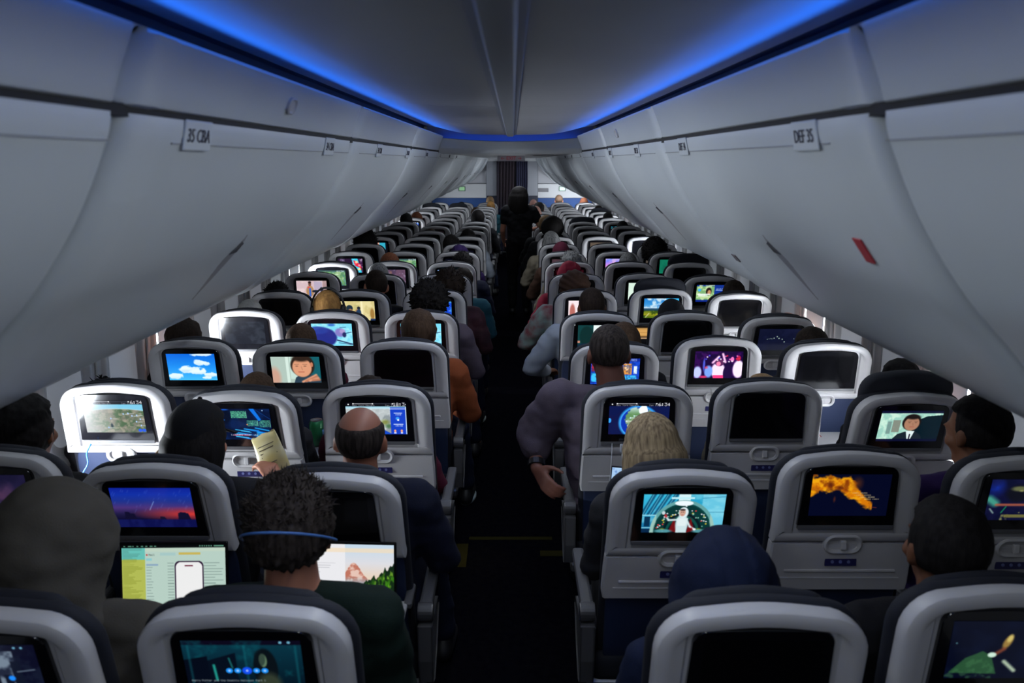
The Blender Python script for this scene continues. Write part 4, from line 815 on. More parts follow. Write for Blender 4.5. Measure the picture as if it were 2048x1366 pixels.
def figure_meshes(p, seed=0):
    B = p.bulk; V = Vector
    bm = bmesh.new(); head_prims(bm, V(p.head), p.R); hb = V(p.head)+p.R @ V((0, -.018, -.055))
    limb(bm, hb, p.neck, .054, .060); limb(bm, p.neck, p.chest, .055, .10); limb(bm, p.chest, p.waist, .10, .10); limb(bm, p.waist, p.hip, .10, .11)
    for s in (-1, 1):
        limb(bm, V(p.neck)-V((0, 0, .03)), p.sh[s], .045, .050); chain(bm, [p.sh[s], p.el[s], p.wr[s]], [.047, .036, .025])
        hand_prims(bm, p.wr[s], p.hd[s], p.hn[s], -s if p.seated else s, p.curl)
        h = V(p.hip)+V((s*p.hipx, 0, -.01)); chain(bm, [h, p.kn[s], p.an[s]], [.080, .052, .036]); limb(bm, p.an[s], p.toe[s], .034, .028)
    body = remesh(bm, p.vox, 3, name='body')
    bm = bmesh.new(); n = V(p.neck)-V((0, 0, .025)); c = V(p.chest); w = V(p.waist)
    limb(bm, n, c+V((0, 0, .03)), .068, .12*B); limb(bm, c+V((0, 0, .02)), w, .118*B, .115*B); limb(bm, w, V(p.hip)+V((0, -.01, .02)), .115*B, .12*B)
    for s in (-1, 1):
        limb(bm, n-V((0, 0, .01)), p.sh[s], .056, .064*B); limb(bm, c+V((s*.07*B, 0, .02)), w+V((s*.06*B, .0, 0)), .105*B, .10*B); limb(bm, w+V((s*.06*B, 0, 0)), V(p.hip)+V((s*.05, -.01, .03)), .10*B, .115*B)
        if p.sleeve == 1: chain(bm, [p.sh[s], p.el[s], V(p.wr[s])*.94+V(p.el[s])*.06], [.066*B, .054*B, .040])
        elif p.sleeve == .7: chain(bm, [p.sh[s], p.el[s], V(p.wr[s])*.40+V(p.el[s])*.60], [.088, .084, .066] if s < 0 else [.066*B, .056*B, .050])
        else: limb(bm, p.sh[s], V(p.sh[s])*.45+V(p.el[s])*.55, .066*B, .058*B)
    shirt = remesh(bm, .0125, 4, .010, seed, 'shirt')
    bm = bmesh.new()
    for s in (-1, 1):
        h = V(p.hip)+V((s*p.hipx, 0, -.01)); limb(bm, V(p.hip), h, .115, .10*B); chain(bm, [h, p.kn[s], V(p.an[s])+V((0, 0, .02))], [.098*B, .070, .055])
    trousers = remesh(bm, .0135, 3, .008, seed+1, 'trousers')
    shoes = []
    for s in (-1, 1):
        bm = bmesh.new(); a = V(p.an[s]); t = V(p.toe[s]); a0 = V((a.x, a.y-.02, t.z)); limb(bm, a0, t, .042, .036); limb(bm, a-V((0, 0, .03)), a0, .043, .044); shoes.append(remesh(bm, .009, 3, 0, 0, 'shoe'))
    return dict(body=body, shirt=shirt, trousers=trousers, shoes=shoes, pose=p)
def rotz(a, b=0, c=0): return Euler((b, c, a)).to_matrix()
ARCH = {
 'plain': figure_meshes(pose()),
 'turned': figure_meshes(pose(R=rotz(.35, -.12), el={1: (.25, .33, .73)}), 2),
 'slim': figure_meshes(pose(bulk=.92, sh={-1: (-.160, .262, .965), 1: (.160, .262, .965)}, el={-1: (-.170, .34, .72), 1: (.170, .34, .72)}, wr={-1: (-.09, .54, .68), 1: (.09, .54, .68)}), 13),
 'slim_turned': figure_meshes(pose(R=rotz(.35, -.12), bulk=.92, sh={-1: (-.160, .262, .965), 1: (.160, .262, .965)}, el={-1: (-.170, .34, .72), 1: (.170, .34, .72)}, wr={-1: (-.09, .54, .68), 1: (.09, .54, .68)}), 14),
 'down': figure_meshes(pose(R=rotz(-.1, -.45), head=Vector((0, .315, 1.138))), 3),
 'aisle_right': figure_meshes(pose(el={1: (.258, .33, .74)}, wr={1: (.17, .55, .69)}, kn={1: (.16, .78, .545)}, an={1: (.215, .90, .12)}, toe={1: (.235, 1.04, .045)}, bulk=1.06), 4),
 'aisle_left': figure_meshes(pose(el={-1: (-.285, .33, .74)}, wr={-1: (-.17, .55, .69)}, bulk=1.06), 5),
 'typing': figure_meshes(pose(R=rotz(-.25, -.25), vox=.0075, curl=.30, el={-1: (-.22, .34, .76), 1: (.24, .36, .76)}, wr={-1: (-.16, .50, .795), 1: (.005, .545, .785)}, hd={-1: (.2, 1, -.05), 1: (.75, .7, -.10)}, bulk=1.08), 6),
 'reading': figure_meshes(pose(R=rotz(-.2, -.2), vox=.0075, curl=.75, el={1: (.25, .36, .76)}, wr={1: (.165, .56, .885)}, hd={1: (-.5, .35, .55)}, hn={1: (-.5, .4, -.4)}), 7),
 'phone': figure_meshes(pose(R=rotz(.15, -.3), vox=.0075, curl=.75, bulk=.88, sh={-1: (-.15, .262, .955), 1: (.15, .262, .955)}, el={-1: (-.180, .34, .72), 1: (.19, .31, .72)}, wr={-1: (-.120, .50, .79)}, hd={-1: (.15, .35, .8)}, hn={-1: (.6, .3, 0)}), 8),
 'lean': figure_meshes(pose(R=rotz(.12, -.05, .06), vox=.0075, curl=.35, sleeve=.7, bulk=1.16, head=Vector((-.01, .30, 1.175)), sh={-1: (-.20, .30, 1.00), 1: (.19, .27, .985)}, el={-1: (-.300, .375, .845)}, wr={-1: (-.305, .255, .735)}, hd={-1: (.35, -.6, -.45)}, hn={-1: (.7, .4, -.2)}), 9),
 'lean_soft': figure_meshes(pose(R=rotz(.1), bulk=1.14, sh={-1: (-.195, .28, .985)}, el={-1: (-.345, .34, .775)}, wr={-1: (-.25, .54, .70)}), 10),
}
def hair_mesh(style, sub=5, seed=0):
    """hair in head space (face looks to +y)"""
    S = dict(short=((.080, .099, .096), .62, .004, 18), buzz=((.0765, .0955, .0915), .66, .0015, 30), curly=((.090, .108, .106), .62, .016, 26), bigcurly=((.104, .116, .108), .80, .034, 24), afro=((.122, .130, .122), .75, .014, 30),
             wavy=((.088, .104, .101), .85, .010, 14), long=((.087, .102, .101), 9, .003, 10), bob=((.088, .103, .101), 9, .004, 12), cap=((.087, .108, .103), .22, .001, 5), beanie=((.085, .104, .104), .32, .003, 8), bald=((.0765, .0955, .0885), .66, .001, 20))[style]
    (rx, ry, rz), nape, amp, fr = S
    bm = bmesh.new(); bmesh.ops.create_icosphere(bm, subdivisions=sub, radius=1); off = Vector((seed*2.3, seed, seed*.7))
    for v in bm.verts:
        d = v.co.copy(); nz = mnoise.noise(d*fr*.25+off)*.6+mnoise.noise(d*fr*.6+off)*.4
        if style in ('curly', 'bigcurly', 'afro'): nz = abs(nz)*1.6-.2
        k = 1.0
        fr_ = max(0, min(1, (d.y-.22)/.15))*max(0, min(1, (.50-d.z)/.18)); k -= .35*fr_
        if nape < 5: k -= .35*max(0, min(1, (-d.z-nape+ (.25*max(0, d.y)))/.16))
        if style == 'bald': k -= .12*max(0, min(1, (d.z-.35)/.15))
        p = Vector((d.x*rx, d.y*ry-.010, d.z*rz+.024))*1.0; p = Vector((p.x*k, (p.y+.01)*k-.01, (p.z-.024)*k+.024)) + d*amp*nz
        if style in ('long', 'bob') and d.y < .55:
            L = .20 if style == 'long' else .085; t = max(0, min(1, (.15-d.z)/1.0)); t2 = t*t*(3-2*t)
            back = max(0, min(1, (.45-d.y)/.3)); p.z -= L*t2*back; p.x *= 1+(.34 if style == 'long' else .22)*math.sin(min(1, t*1.25)*PI*.62)*back; 
            if t > .2: p.y -= .016*back
            p += Vector((d.x, d.y, 0))*.0018*math.sin(math.atan2(d.x, -d.y)*34+seed)*back*t2
        v.co = p
    me = bpy.data.meshes.new('hair'); bm.to_mesh(me); bm.free(); me.shade_smooth(); return me
def add_tufts(me, N, L, r, seed, up=.4):
    rnd = random.Random(seed); bm = bmesh.new(); bm.from_mesh(me); me.update(); vs = [(v.co.copy(), v.normal.copy()) for v in me.vertices if v.co.z > (.045 if N > 500 else -.05) and v.co.y < .07]
    for i in range(N):
        c, n = rnd.choice(vs); d = (n+Vector((rnd.gauss(0, .35), rnd.gauss(0, .35), rnd.gauss(up, .3)))).normalized(); l = L*(.5+rnd.random()); sd = Vector((rnd.gauss(0, 1), rnd.gauss(0, 1), rnd.gauss(0, 1)))*.0035
        pts = [c-n*.004+d*l*t+sd*(t*t)*2 for t in (0, .3, .6, .85, 1)]; tube(bm, pts, r, 4, [1, .9, .65, .35, .08])
    me2 = bpy.data.meshes.new('hair'); bm.to_mesh(me2); bm.free(); me2.shade_smooth(); return me2
_hair = {}
def hair(style, lvl, seed=0):
    k = (style, lvl, seed)
    if k not in _hair:
        _hair[k] = hair_mesh(style, lvl, seed)
        if style in ('bigcurly', 'curly', 'afro') and lvl >= 4: _hair[k] = add_tufts(_hair[k], 420, .013, .0042, seed, .2)
    return _hair[k]
def hair_mat(name, c1, c2, scale=(140, 140, 6)):
    return mat('hair_'+name, c1, .75, col2=c2, nscale=scale, spec=.12)
HM = dict(black=hair_mat('black', (.006, .005, .005), (.014, .012, .012)), dark=hair_mat('dark', (.014, .009, .007), (.030, .020, .015)), brown=hair_mat('brown', (.035, .020, .012), (.07, .042, .026)), auburn=hair_mat('auburn', (.09, .03, .014), (.17, .06, .03)),
          golden=hair_mat('golden', (.42, .22, .07), (.24, .12, .04), (60, 60, 20)), blond=hair_mat('blond', (.36, .27, .16), (.14, .10, .06), (110, 110, 3)), grey=hair_mat('grey', (.10, .10, .10), (.26, .26, .26), (90, 90, 10)), white=hair_mat('white', (.42, .41, .38), (.34, .33, .30)), tan=hair_mat('tan', (.24, .15, .08), (.34, .22, .12)), salt=hair_mat('salt', (.014, .010, .009), (.045, .036, .032), (120, 120, 12)))
def cloth(name, c, c2=None, rough=.85): return mat('cloth_'+name, c, rough, bump=.4, bscale=260, col2=c2, nscale=(10, 10, 10), spec=.2)
C_ = dict(hoodie=cloth('warm_grey_fleece', (.075, .068, .058)), navy=cloth('navy', (.006, .008, .022)), blue=cloth('blue_hoodie', (.006, .011, .036)), black=cloth('black', (.006, .006, .008)), green=cloth('dark_green', (.003, .011, .008)), purple=cloth('dark_purple', (.02, .008, .06)),
          plum=cloth('grey_plum', (.095, .075, .10), (.075, .06, .085)), grey=cloth('blue_grey', (.30, .34, .40)), rust=cloth('rust_orange', (.22, .055, .018)), maroon=cloth('maroon', (.08, .01, .025)), teal=cloth('teal', (.02, .09, .12)), floral=cloth('floral', (.30, .42, .38), (.25, .05, .06)), brown=cloth('brown', (.05, .025, .016)), red=cloth('red', (.22, .01, .03)), denim=cloth('denim', (.006, .010, .028)), darkg=cloth('charcoal', (.02, .02, .024)), beige=cloth('beige', (.22, .19, .14)), wine=cloth('patterned_dark', (.03, .015, .02), (.06, .02, .03)))
M_SHOE = mat('dark_shoe', (.008, .008, .010), .5); M_SOLE = mat('white_yellow_sole', (.55, .48, .22), .5); M_SHOEW = mat('pale_shoe', (.28, .33, .33), .6)
def remat(o, m):
    o.material_slots[0].link = 'OBJECT' if o.material_slots else None; o.material_slots[0].material = m
def put(name, me, m, parent):
    if not me.materials: me.materials.append(m)
    o = bpy.data.objects.new(name, me); link(o, parent); o.material_slots[0].link = 'OBJECT'; o.material_slots[0].material = m; return o
def hood_mesh(r=1, seed=1, ridge=True):
    bm = bmesh.new(); ball(bm, (0, -.012, .010), (.100*r, .122*r, .132*r), sub=4); ball(bm, (0, -.03, -.085), (.098*r, .105*r, .085*r), sub=4); limb(bm, (0, -.03, -.10), (0, -.01, -.20), .10*r, .125*r)
    me = remesh(bm, .0095, 6, .010, seed, 'hood')
    if ridge:
        for v in me.vertices:
            if v.co.z > -.12 and v.co.y < .06: v.co += v.normal*(.0045*math.exp(-((abs(v.co.x)-.038)/.0045)**2) - .003*math.exp(-((abs(v.co.x)-.030)/.005)**2))
    return me
HOOD = hood_mesh(1.0); HOODBIG = hood_mesh(1.16, 3, False); HOODWIDE = hood_mesh(1.30, 4, True)
def scarf_mesh():
    bm = bmesh.new(); ball(bm, (0, -.015, .022), (.108, .125, .112), sub=4); ball(bm, (0, -.05, -.02), (.095, .08, .09), sub=4); limb(bm, (0, -.02, -.06), (0, -.02, -.16), .09, .11); me = remesh(bm, .010, 3, .004, 2, 'headscarf')
    for v in me.vertices: v.co += v.normal*.004*math.sin(v.co.z*150+v.co.x*60+3*math.sin(v.co.x*20))
    return me
SCARF = scarf_mesh()
def person(key, st, hc, shirt, desc, arch='plain', skin=M_SKIN, extra=None, seed=0, trousers='denim', lvl=None):
    n = int(key[:-1]); c = key[-1]; dx, zt = PPL[key]; s = zt/1.262
    if c in 'AF' and arch in ('plain', 'turned'): arch = 'slim' if arch == 'plain' else 'slim_turned'
    k_ = 1.0 if abs(dx) < .04 else .35; r = empty('person', (SX[c]+dx*k_, Y0+DY*n, 0), None, 'person'); r.scale = (s, s, s); r.rotation_euler[1] = math.asin(max(-.2, min(.2, dx*(1-k_)/1.1)))
    sd = 'left' if SX[c] < 0 else 'right'; pos = dict(A='window', B='middle', C='aisle', D='aisle', E='middle', F='window')[c]
    tag(r, 'person with %s in %s seat %s of aisle, %s' % (desc, pos, sd, ORD[n]+' row'), 'person', 'seated passengers')
    A = ARCH[arch]; p = A['pose']
    b = put('body', A['body'], skin, r); put('shirt', A['shirt'], C_[shirt], r); put('trousers', A['trousers'], C_[trousers], r)
    for me in A['shoes']: put('shoe', me, M_SHOE, r)
    if lvl is None: lvl = 5 if n <= 2 else (4 if n <= 7 else 3)
    def onhead(name, me, m=None, loc=(0, 0, 0)):
        o = put(name, me, m, r); o.matrix_local = Matrix.Translation(p.head) @ p.R.to_4x4() @ Matrix.Translation(loc); return o
    if st in ('hood', 'hoodbig', 'hoodwide'): onhead('hood', dict(hood=HOOD, hoodbig=HOODBIG, hoodwide=HOODWIDE)[st], loc=(0, 0, -.040 if st == 'hoodwide' else 0), m= C_[shirt] if hc is None else C_[hc])
    elif st == 'scarf': onhead('headscarf', SCARF, C_[hc])
    elif st in ('beanie', 'cap'): onhead('beanie' if st == 'beanie' else 'cap', hair(st, lvl, seed), C_[hc]); onhead('hair', hair('bob' if key == '1B' else 'buzz', min(lvl, 4), seed), HM['black'])
    elif st != 'none': onhead('hair', hair(st, lvl, seed), HM[hc])
    return r, onhead, p

PPL = {'0B': (0.015, 1.265), '0C': (0.029, 1.307), '0D': (-0.012, 1.178), '0E': (-0.026, 1.271), '1A': (-0.005, 1.274), '1B': (0.034, 1.250), '1C': (0.040, 1.247), '1D': (-0.043, 1.213), '1F': (-0.027, 1.274), '2A': (-0.124, 1.122), '2B': (-0.014, 1.154), '2C': (-0.057, 1.137), '2D': (-0.072, 1.317), '2E': (0.026, 1.149), '2F': (0.081, 1.209), '3A': (-0.110, 1.225), '3B': (-0.031, 1.200), '3C': (0.047, 1.264), '3D': (0.070, 1.202), '3F': (0.001, 1.180), '4A': (-0.030, 1.190), '4B': (-0.071, 1.243), '4C': (0.025, 1.287), '4D': (-0.013, 1.261), '4E': (-0.044, 1.187), '4F': (0.135, 1.131), '5A': (-0.086, 1.175), '5B': (0.079, 1.266), '5C': (0.078, 1.259), '5D': (-0.055, 1.249), '5F': (0.024, 1.195), '6B': (-0.022, 1.216), '6C': (0.125, 1.178), '6D': (-0.036, 1.216), '7B': (-0.047, 1.208), '7C': (0.079, 1.208), '7D': (0.029, 1.213), '7E': (0.018, 1.213), '8C': (0.004, 1.190), '8D': (-0.017, 1.224), '8F': (-0.117, 1.247), '9A': (-0.035, 1.263), '9C': (-0.128, 1.227), '9D': (-0.072, 1.263), '10C': (0.003, 1.227), '10D': (-0.026, 1.345), '11B': (0.003, 1.171), '11D': (-0.063, 1.323), '12F': (-0.023, 1.214), '13A': (-0.001, 1.264), '14A': (0.058, 1.232), '13C': (0.020, 1.299), '15C': (-0.068, 1.256), '15D': (-0.099, 1.296), '14F': (-0.040, 1.232), '16D': (-0.035, 1.306), '17F': (0.053, 1.216), '18C': (0.093, 1.250), '19B': (-0.000, 1.204), '18B': (-0.102, 1.213), '19D': (-0.071, 1.262), '20C': (0.041, 1.278), '20E': (-0.027, 1.308), '20F': (-0.010, 1.248), }
P_ = person
P_('0B', 'hoodbig', None, 'hoodie', 'grey fleece hood up', 'typing')
r0c, oh, p0 = P_('0C', 'none', 'salt', 'green', 'short curly hair and mask strap', 'plain')
me = add_tufts(hair_mesh('curly', 5, 3), 900, .011, .0020, 5, .7); put('hair', me, HM['salt'], r0c).matrix_local = Matrix.Translation(p0.head)
bm = bmesh.new(); ring = []
for i in range(41):
    a = PI*(1+i/40)*1.0; x = .0965*math.cos(a); y = -.012+.1195*math.sin(a); ring.append((x, y, -.014+.072*abs(math.sin(a))))
tube(bm, ring, .0028, 6); st_ = obj('mask_strap', bm, mat('mask_blue', (.05, .15, .42), .6), r0c, smooth=True); st_.location = p0.head
bm = bmesh.new(); ball(bm, (0, .072, -.045), (.055, .045, .050), sub=3); msk = obj('face_mask', bm, mat('mask_pale', (.35, .5, .65), .7), r0c, smooth=True); msk.location = p0.head
P_('0D', 'hoodwide', None, 'blue', 'blue seamed hood up', 'plain')
P_('0E', 'short', 'black', 'black', 'black hair and dark clothes', 'plain', seed=2, skin=M_SKINB)
P_('1A', 'wavy', 'black', 'black', 'black hair against bright seatback', 'plain', seed=1, skin=M_SKINB)
r, oh, p = P_('1B', 'cap', 'black', 'darkg', 'black cap and blonde ponytail', 'reading')
bm = bmesh.new(); ball(bm, (0, 0, .126), .008, sub=2); oh('cap_button', mk(bm, C_['black']), C_['black'])
bm = bmesh.new(); loops(bm, [[(.075*math.cos(a)*k, .06+.075*math.sin(a)*k+.02*k, .030+z-.02*k*k) for a in np.linspace(.2, PI-.2, 12)]+[(.075*math.cos(a)*.6, .06, .030+z) for a in np.linspace(PI-.2, .2, 12)] for k, z in ((1.0, 0), (1.0, .004))], True, True); oh('cap_brim', mk(bm, C_['black']), C_['black'])
bm = bmesh.new(); chain(bm, [(-.075, -.045, -.02), (-.094, -.060, -.07), (-.098, -.062, -.13), (-.090, -.06, -.20)], [.018, .026, .024, .010]); oh('ponytail', remesh(bm, .006, 3, .003, 2, 'ponytail'), HM['tan'])
P_('1C', 'bald', 'salt', 'navy', 'balding crown and navy top', 'aisle_right', skin=mat('tanned_skin', rgb(150, 98, 78), .45, spec=.4))
P_('1D', 'long', 'blond', 'darkg', 'long blonde hair', 'phone', trousers='black')
P_('1F', 'short', 'black', 'purple', 'short dark hair and purple top', 'turned', seed=3, skin=M_SKINB)
r, oh, p = P_('2A', 'curly', 'black', 'darkg', 'black curls barely showing', seed=4)
P_('2B', 'short', 'brown', 'darkg', 'brown hair just above seat', seed=5); P_('2C', 'wavy', 'dark', 'maroon', 'dark hair and maroon sleeve', 'aisle_right', seed=6)
r, oh, p = P_('2D', 'buzz', 'salt', 'plum', 'cropped hair leaning into aisle', 'lean', skin=mat('ruddy_skin', rgb(112, 70, 58), .55), trousers='darkg')
wr = Vector(p.wr[-1]); el = Vector(p.el[-1]); c = wr*.86+el*.14; q = (wr-el).to_track_quat('Z', 'Y').to_matrix().to_4x4(); bm = bmesh.new()
loops(bm, [[tuple(Matrix.Translation(c) @ q @ Vector((R_*math.cos(a), R_*math.sin(a), z))) for a in np.linspace(0, 2*PI, 20, endpoint=False)] for R_, z in ((.030, -.012), (.034, -.011), (.034, .011), (.030, .012))], True, True); obj('wristwatch', bm, mat('watch_black', (.01, .01, .012), .3), r)
P_('2E', 'short', 'tan', 'beige', 'sandy hair just above seat', seed=7); P_('2F', 'short', 'black', 'black', 'black hair by bright window', seed=8)
P_('3A', 'wavy', 'dark', 'darkg', 'dark rounded hair', seed=9); P_('3B', 'short', 'brown', 'maroon', 'dark brown hair', seed=10); P_('3C', 'wavy', 'brown', 'rust', 'brown hair and rust jacket', 'aisle_right', seed=11)
P_('3D', 'bob', 'brown', 'darkg', 'brown bobbed hair', seed=12); P_('3F', 'bob', 'dark', 'darkg', 'dark shoulder length hair', seed=13)
P_('4A', 'short', 'white', 'beige', 'pale grey hair', seed=14); r4b, ohb, p4b = P_('4B', 'short', 'golden', 'darkg', 'short golden hair', seed=15, lvl=5)
P_('4C', 'bigcurly', 'black', 'plum', 'big dark curls', 'aisle_right', seed=16, lvl=5); P_('4D', 'buzz', 'dark', 'grey', 'cropped hair and grey jersey', 'lean_soft', skin=M_SKINB, seed=17)
P_('4E', 'beanie', 'black', 'black', 'black beanie'); P_('4F', 'bald', 'tan', 'beige', 'bald tanned crown', skin=M_PINK, seed=18)
P_('5A', 'curly', 'black', 'black', 'black curly hair', seed=19); P_('5B', 'buzz', 'dark', 'black', 'cropped dark hair and pink ears', 'turned', seed=20); P_('5C', 'bigcurly', 'dark', 'wine', 'bushy brown hair', 'aisle_right', seed=21)
P_('5D', 'scarf', 'brown', 'floral', 'brown headscarf and floral shirt', 'lean_soft'); P_('5F', 'short', 'dark', 'black', 'dark hair beside window', seed=22)
P_('6B', 'short', 'grey', 'black', 'grey thinning hair', seed=23); P_('6C', 'wavy', 'dark', 'teal', 'dark hair and teal sleeve', 'aisle_right', seed=24); P_('6D', 'hood', 'red', 'red', 'bright red hood', 'aisle_left')
P_('7B', 'bob', 'auburn', 'maroon', 'auburn hair', seed=25); P_('7C', 'curly', 'black', 'navy', 'black curls', 'aisle_right', seed=26); P_('7D', 'curly', 'grey', 'beige', 'grey layered hair', 'aisle_left', seed=27); P_('7E', 'short', 'grey', 'darkg', 'dark grey hair', seed=28)
P_('8C', 'hood', 'purple', 'purple', 'dark purple hood', 'aisle_right'); P_('8D', 'beanie', 'maroon', 'brown', 'maroon beanie', 'aisle_left'); r8f, oh8f, p8f = P_('8F', 'afro', 'black', 'darkg', 'large black afro', seed=29, lvl=5)
r9a, oh9a, p9a = P_('9A', 'afro', 'black', 'black', 'large round black hair', seed=30, lvl=4); P_('9C', 'curly', 'black', 'black', 'black hair leaning inward', seed=31); P_('9D', 'long', 'grey', 'beige', 'long grey hair', 'aisle_left', seed=32)
P_('10C', 'wavy', 'black', 'grey', 'black hair', 'aisle_right', seed=33); P_('10D', 'afro', 'black', 'black', 'tall black hair', 'aisle_left', seed=34); P_('11B', 'short', 'brown', 'brown', 'brown hair', seed=35); P_('11D', 'curly', 'tan', 'black', 'fair curls', 'aisle_left', seed=36)
P_('12F', 'short', 'black', 'black', 'black hair', seed=37); P_('13A', 'wavy', 'black', 'black', 'black hair', seed=38); P_('14A', 'bob', 'auburn', 'maroon', 'dark red hair', seed=39); r13, oh13, p13 = P_('13C', 'curly', 'black', 'black', 'black hair', 'aisle_right', seed=40)
P_('15C', 'curly', 'brown', 'navy', 'brown hair', 'aisle_right', seed=41); P_('15D', 'none', 'tan', 'darkg', 'bald head', 'aisle_left', skin=M_PINK); P_('14F', 'short', 'black', 'black', 'black hair', seed=42); P_('16D', 'wavy', 'black', 'black', 'black hair', 'aisle_left', seed=43)
r17, oh17, p17 = P_('17F', 'short', 'dark', 'navy', 'dark hair', seed=44); P_('18C', 'short', 'golden', 'teal', 'sandy blond hair', seed=45); P_('19B', 'short', 'black', 'navy', 'black hair', seed=46); P_('18B', 'short', 'black', 'black', 'black hair', seed=47)
P_('19D', 'none', 'tan', 'brown', 'bald pink head', 'aisle_left', skin=M_PINK); P_('20C', 'short', 'tan', 'blue', 'fair thinning hair', 'aisle_right', seed=48); P_('20E', 'short', 'brown', 'darkg', 'short brown hair', seed=49); P_('20F', 'long', 'auburn', 'brown', 'long auburn hair', seed=50)

# headphones worn by four passengers
def headphones(root, p, R, m, label, wide=.086):
    e = empty('headphones', (0, 0, 0), label, 'headphones', 'headphones worn by passengers')
    M = root.matrix_basis @ Matrix.Translation(p.head) @ p.R.to_4x4(); e.matrix_world = M
    bm = bmesh.new(); lp = []
    for i in range(25):
        a = PI*i/24; x, z = (wide+.012)*math.cos(a), .0+R*math.sin(a); nx, nz = math.cos(a), math.sin(a); w = .021*(1-.35*abs(math.cos(a)))
        lp.append([(x+nx*.004, -w, z+nz*.004), (x+nx*.007, 0, z+nz*.007), (x+nx*.004, w, z+nz*.004), (x-nx*.004, w, z-nz*.004), (x-nx*.004, -w, z-nz*.004)])
    loops(bm, lp, True, True); obj('headband', bm, m, e, smooth=True)
    for s in (-1, 1):
        bm = bmesh.new(); loops(bm, [[(s*(wide+t), y, z-.012) for y, z in rrect(a, b, a*.95)] for t, a, b in ((-.010, .028, .034), (-.006, .034, .041), (.010, .034, .041), (.018, .026, .032))], True, True); obj('ear_cup', bm, m, e, smooth=True)
HPB = mat('headphone_black', (.010, .010, .012), .4)
bpy.context.view_layer.update()
headphones(r4b, p4b, .132, HPB, 'black over-ear headphones on short golden hair')
headphones(r8f, p8f, .155, HPB, 'black headphones over large afro by right windows', .105)
headphones(r9a, p9a, .155, HPB, 'dark headphones on round black hair by left windows', .105)
headphones(r13, p13, .135, mat('headphone_grey', (.25, .25, .27), .4), 'grey headphones on black hair far along the aisle')
headphones(r17, p17, .128, mat('headphone_white', (.5, .5, .52), .4), 'white headphones on dark hair beside far right window')

# standing cabin crew member, seen from behind
sp = pose(seated=False, hip=(0, 0, .94), waist=(0, .0, 1.08), chest=(0, -.005, 1.27), neck=(0, -.01, 1.42), head=Vector((.0, .015, 1.545)), R=rotz(-.45, -.1), sh={-1: (-.175, 0, 1.365), 1: (.175, 0, 1.365)}, el={-1: (-.220, .02, 1.10), 1: (.275, .0, 1.13)}, wr={-1: (-.21, .16, .95), 1: (.17, .20, 1.10)},
          hd={-1: (.1, .6, -.5), 1: (-.7, .6, 0)}, hn={-1: (.8, 0, .2), 1: (0, 0, -1)}, kn={-1: (-.09, .02, .50), 1: (.09, .02, .50)}, an={-1: (-.09, -.02, .10), 1: (.09, -.02, .10)}, toe={-1: (-.10, .11, .045), 1: (.10, .11, .045)}, sleeve=.3, vox=.009, bulk=1.0)
A = figure_meshes(sp, 12); fa = empty('person', (.105, 11.0, 0), 'standing person in black short-sleeved top and black trousers in the aisle', 'person')
put('body', A['body'], M_SKIN, fa); put('shirt', A['shirt'], C_['black'], fa); put('trousers', A['trousers'], C_['black'], fa)
for me in A['shoes']: put('shoe', me, M_SHOE, fa)
put('hair', hair('long', 5, 60), HM['black'], fa).matrix_local = Matrix.Translation(sp.head) @ sp.R.to_4x4() @ Matrix.Diagonal((1.28, 1.15, 1.0, 1))

# ------------------------------------------------------------------ things people hold or use
def screen_mesh(p, w, h, m=M_LIT, gain=1.0):
    me = disp_mesh(p, -w/2, w/2, 0, h, lambda z: 0, gain); me.materials.append(m); return me
def laptop(x, y, z, w, hh, pic, tilt, rz, body, label, gain=1.0, extra=True):
    e = empty('laptop', (x, y, z), label, 'laptop', rz=rz)
    bm = bmesh.new(); box(bm, -w/2, w/2, -.225, 0, 0, .013, .005, 2); obj('base', bm, body, e)
    bm = bmesh.new(); box(bm, -w/2+.015, w/2-.015, -.125, -.015, .0125, .0145, .001, 1); kb = obj('keyboard', bm, mat('keyboard_black', (.010, .010, .012), .6), e)
    bm = bmesh.new()
    for rr_ in range(5):
        for cc in range(13): box(bm, -w/2+.02+cc*(w-.04)/13, -w/2+.02+(cc+.84)*(w-.04)/13, -.122+rr_*.021, -.122+rr_*.021+.017, .014, .0158)
    k2 = obj('keys', bm, mat('key_black', (.02, .02, .022), .5), kb); k2['kind'] = 'stuff'
    bm = bmesh.new(); box(bm, -.05, .05, -.215, -.14, .0125, .0138); obj('trackpad', bm, mat('trackpad_grey', (.12, .12, .13), .4), e)
    bm = bmesh.new(); box(bm, -w/2, w/2, 0, .007, 0, hh+.022, .003, 2); lid = obj('lid', bm, mat('laptop_bezel', (.006, .006, .007), .3), e, loc=(0, 0, .012)); lid.rotation_euler = (tilt, 0, 0)
    d = obj('display', screen_mesh(pic, w-.014, hh, gain=gain), None, lid, loc=(0, -.0008, .014)); return e
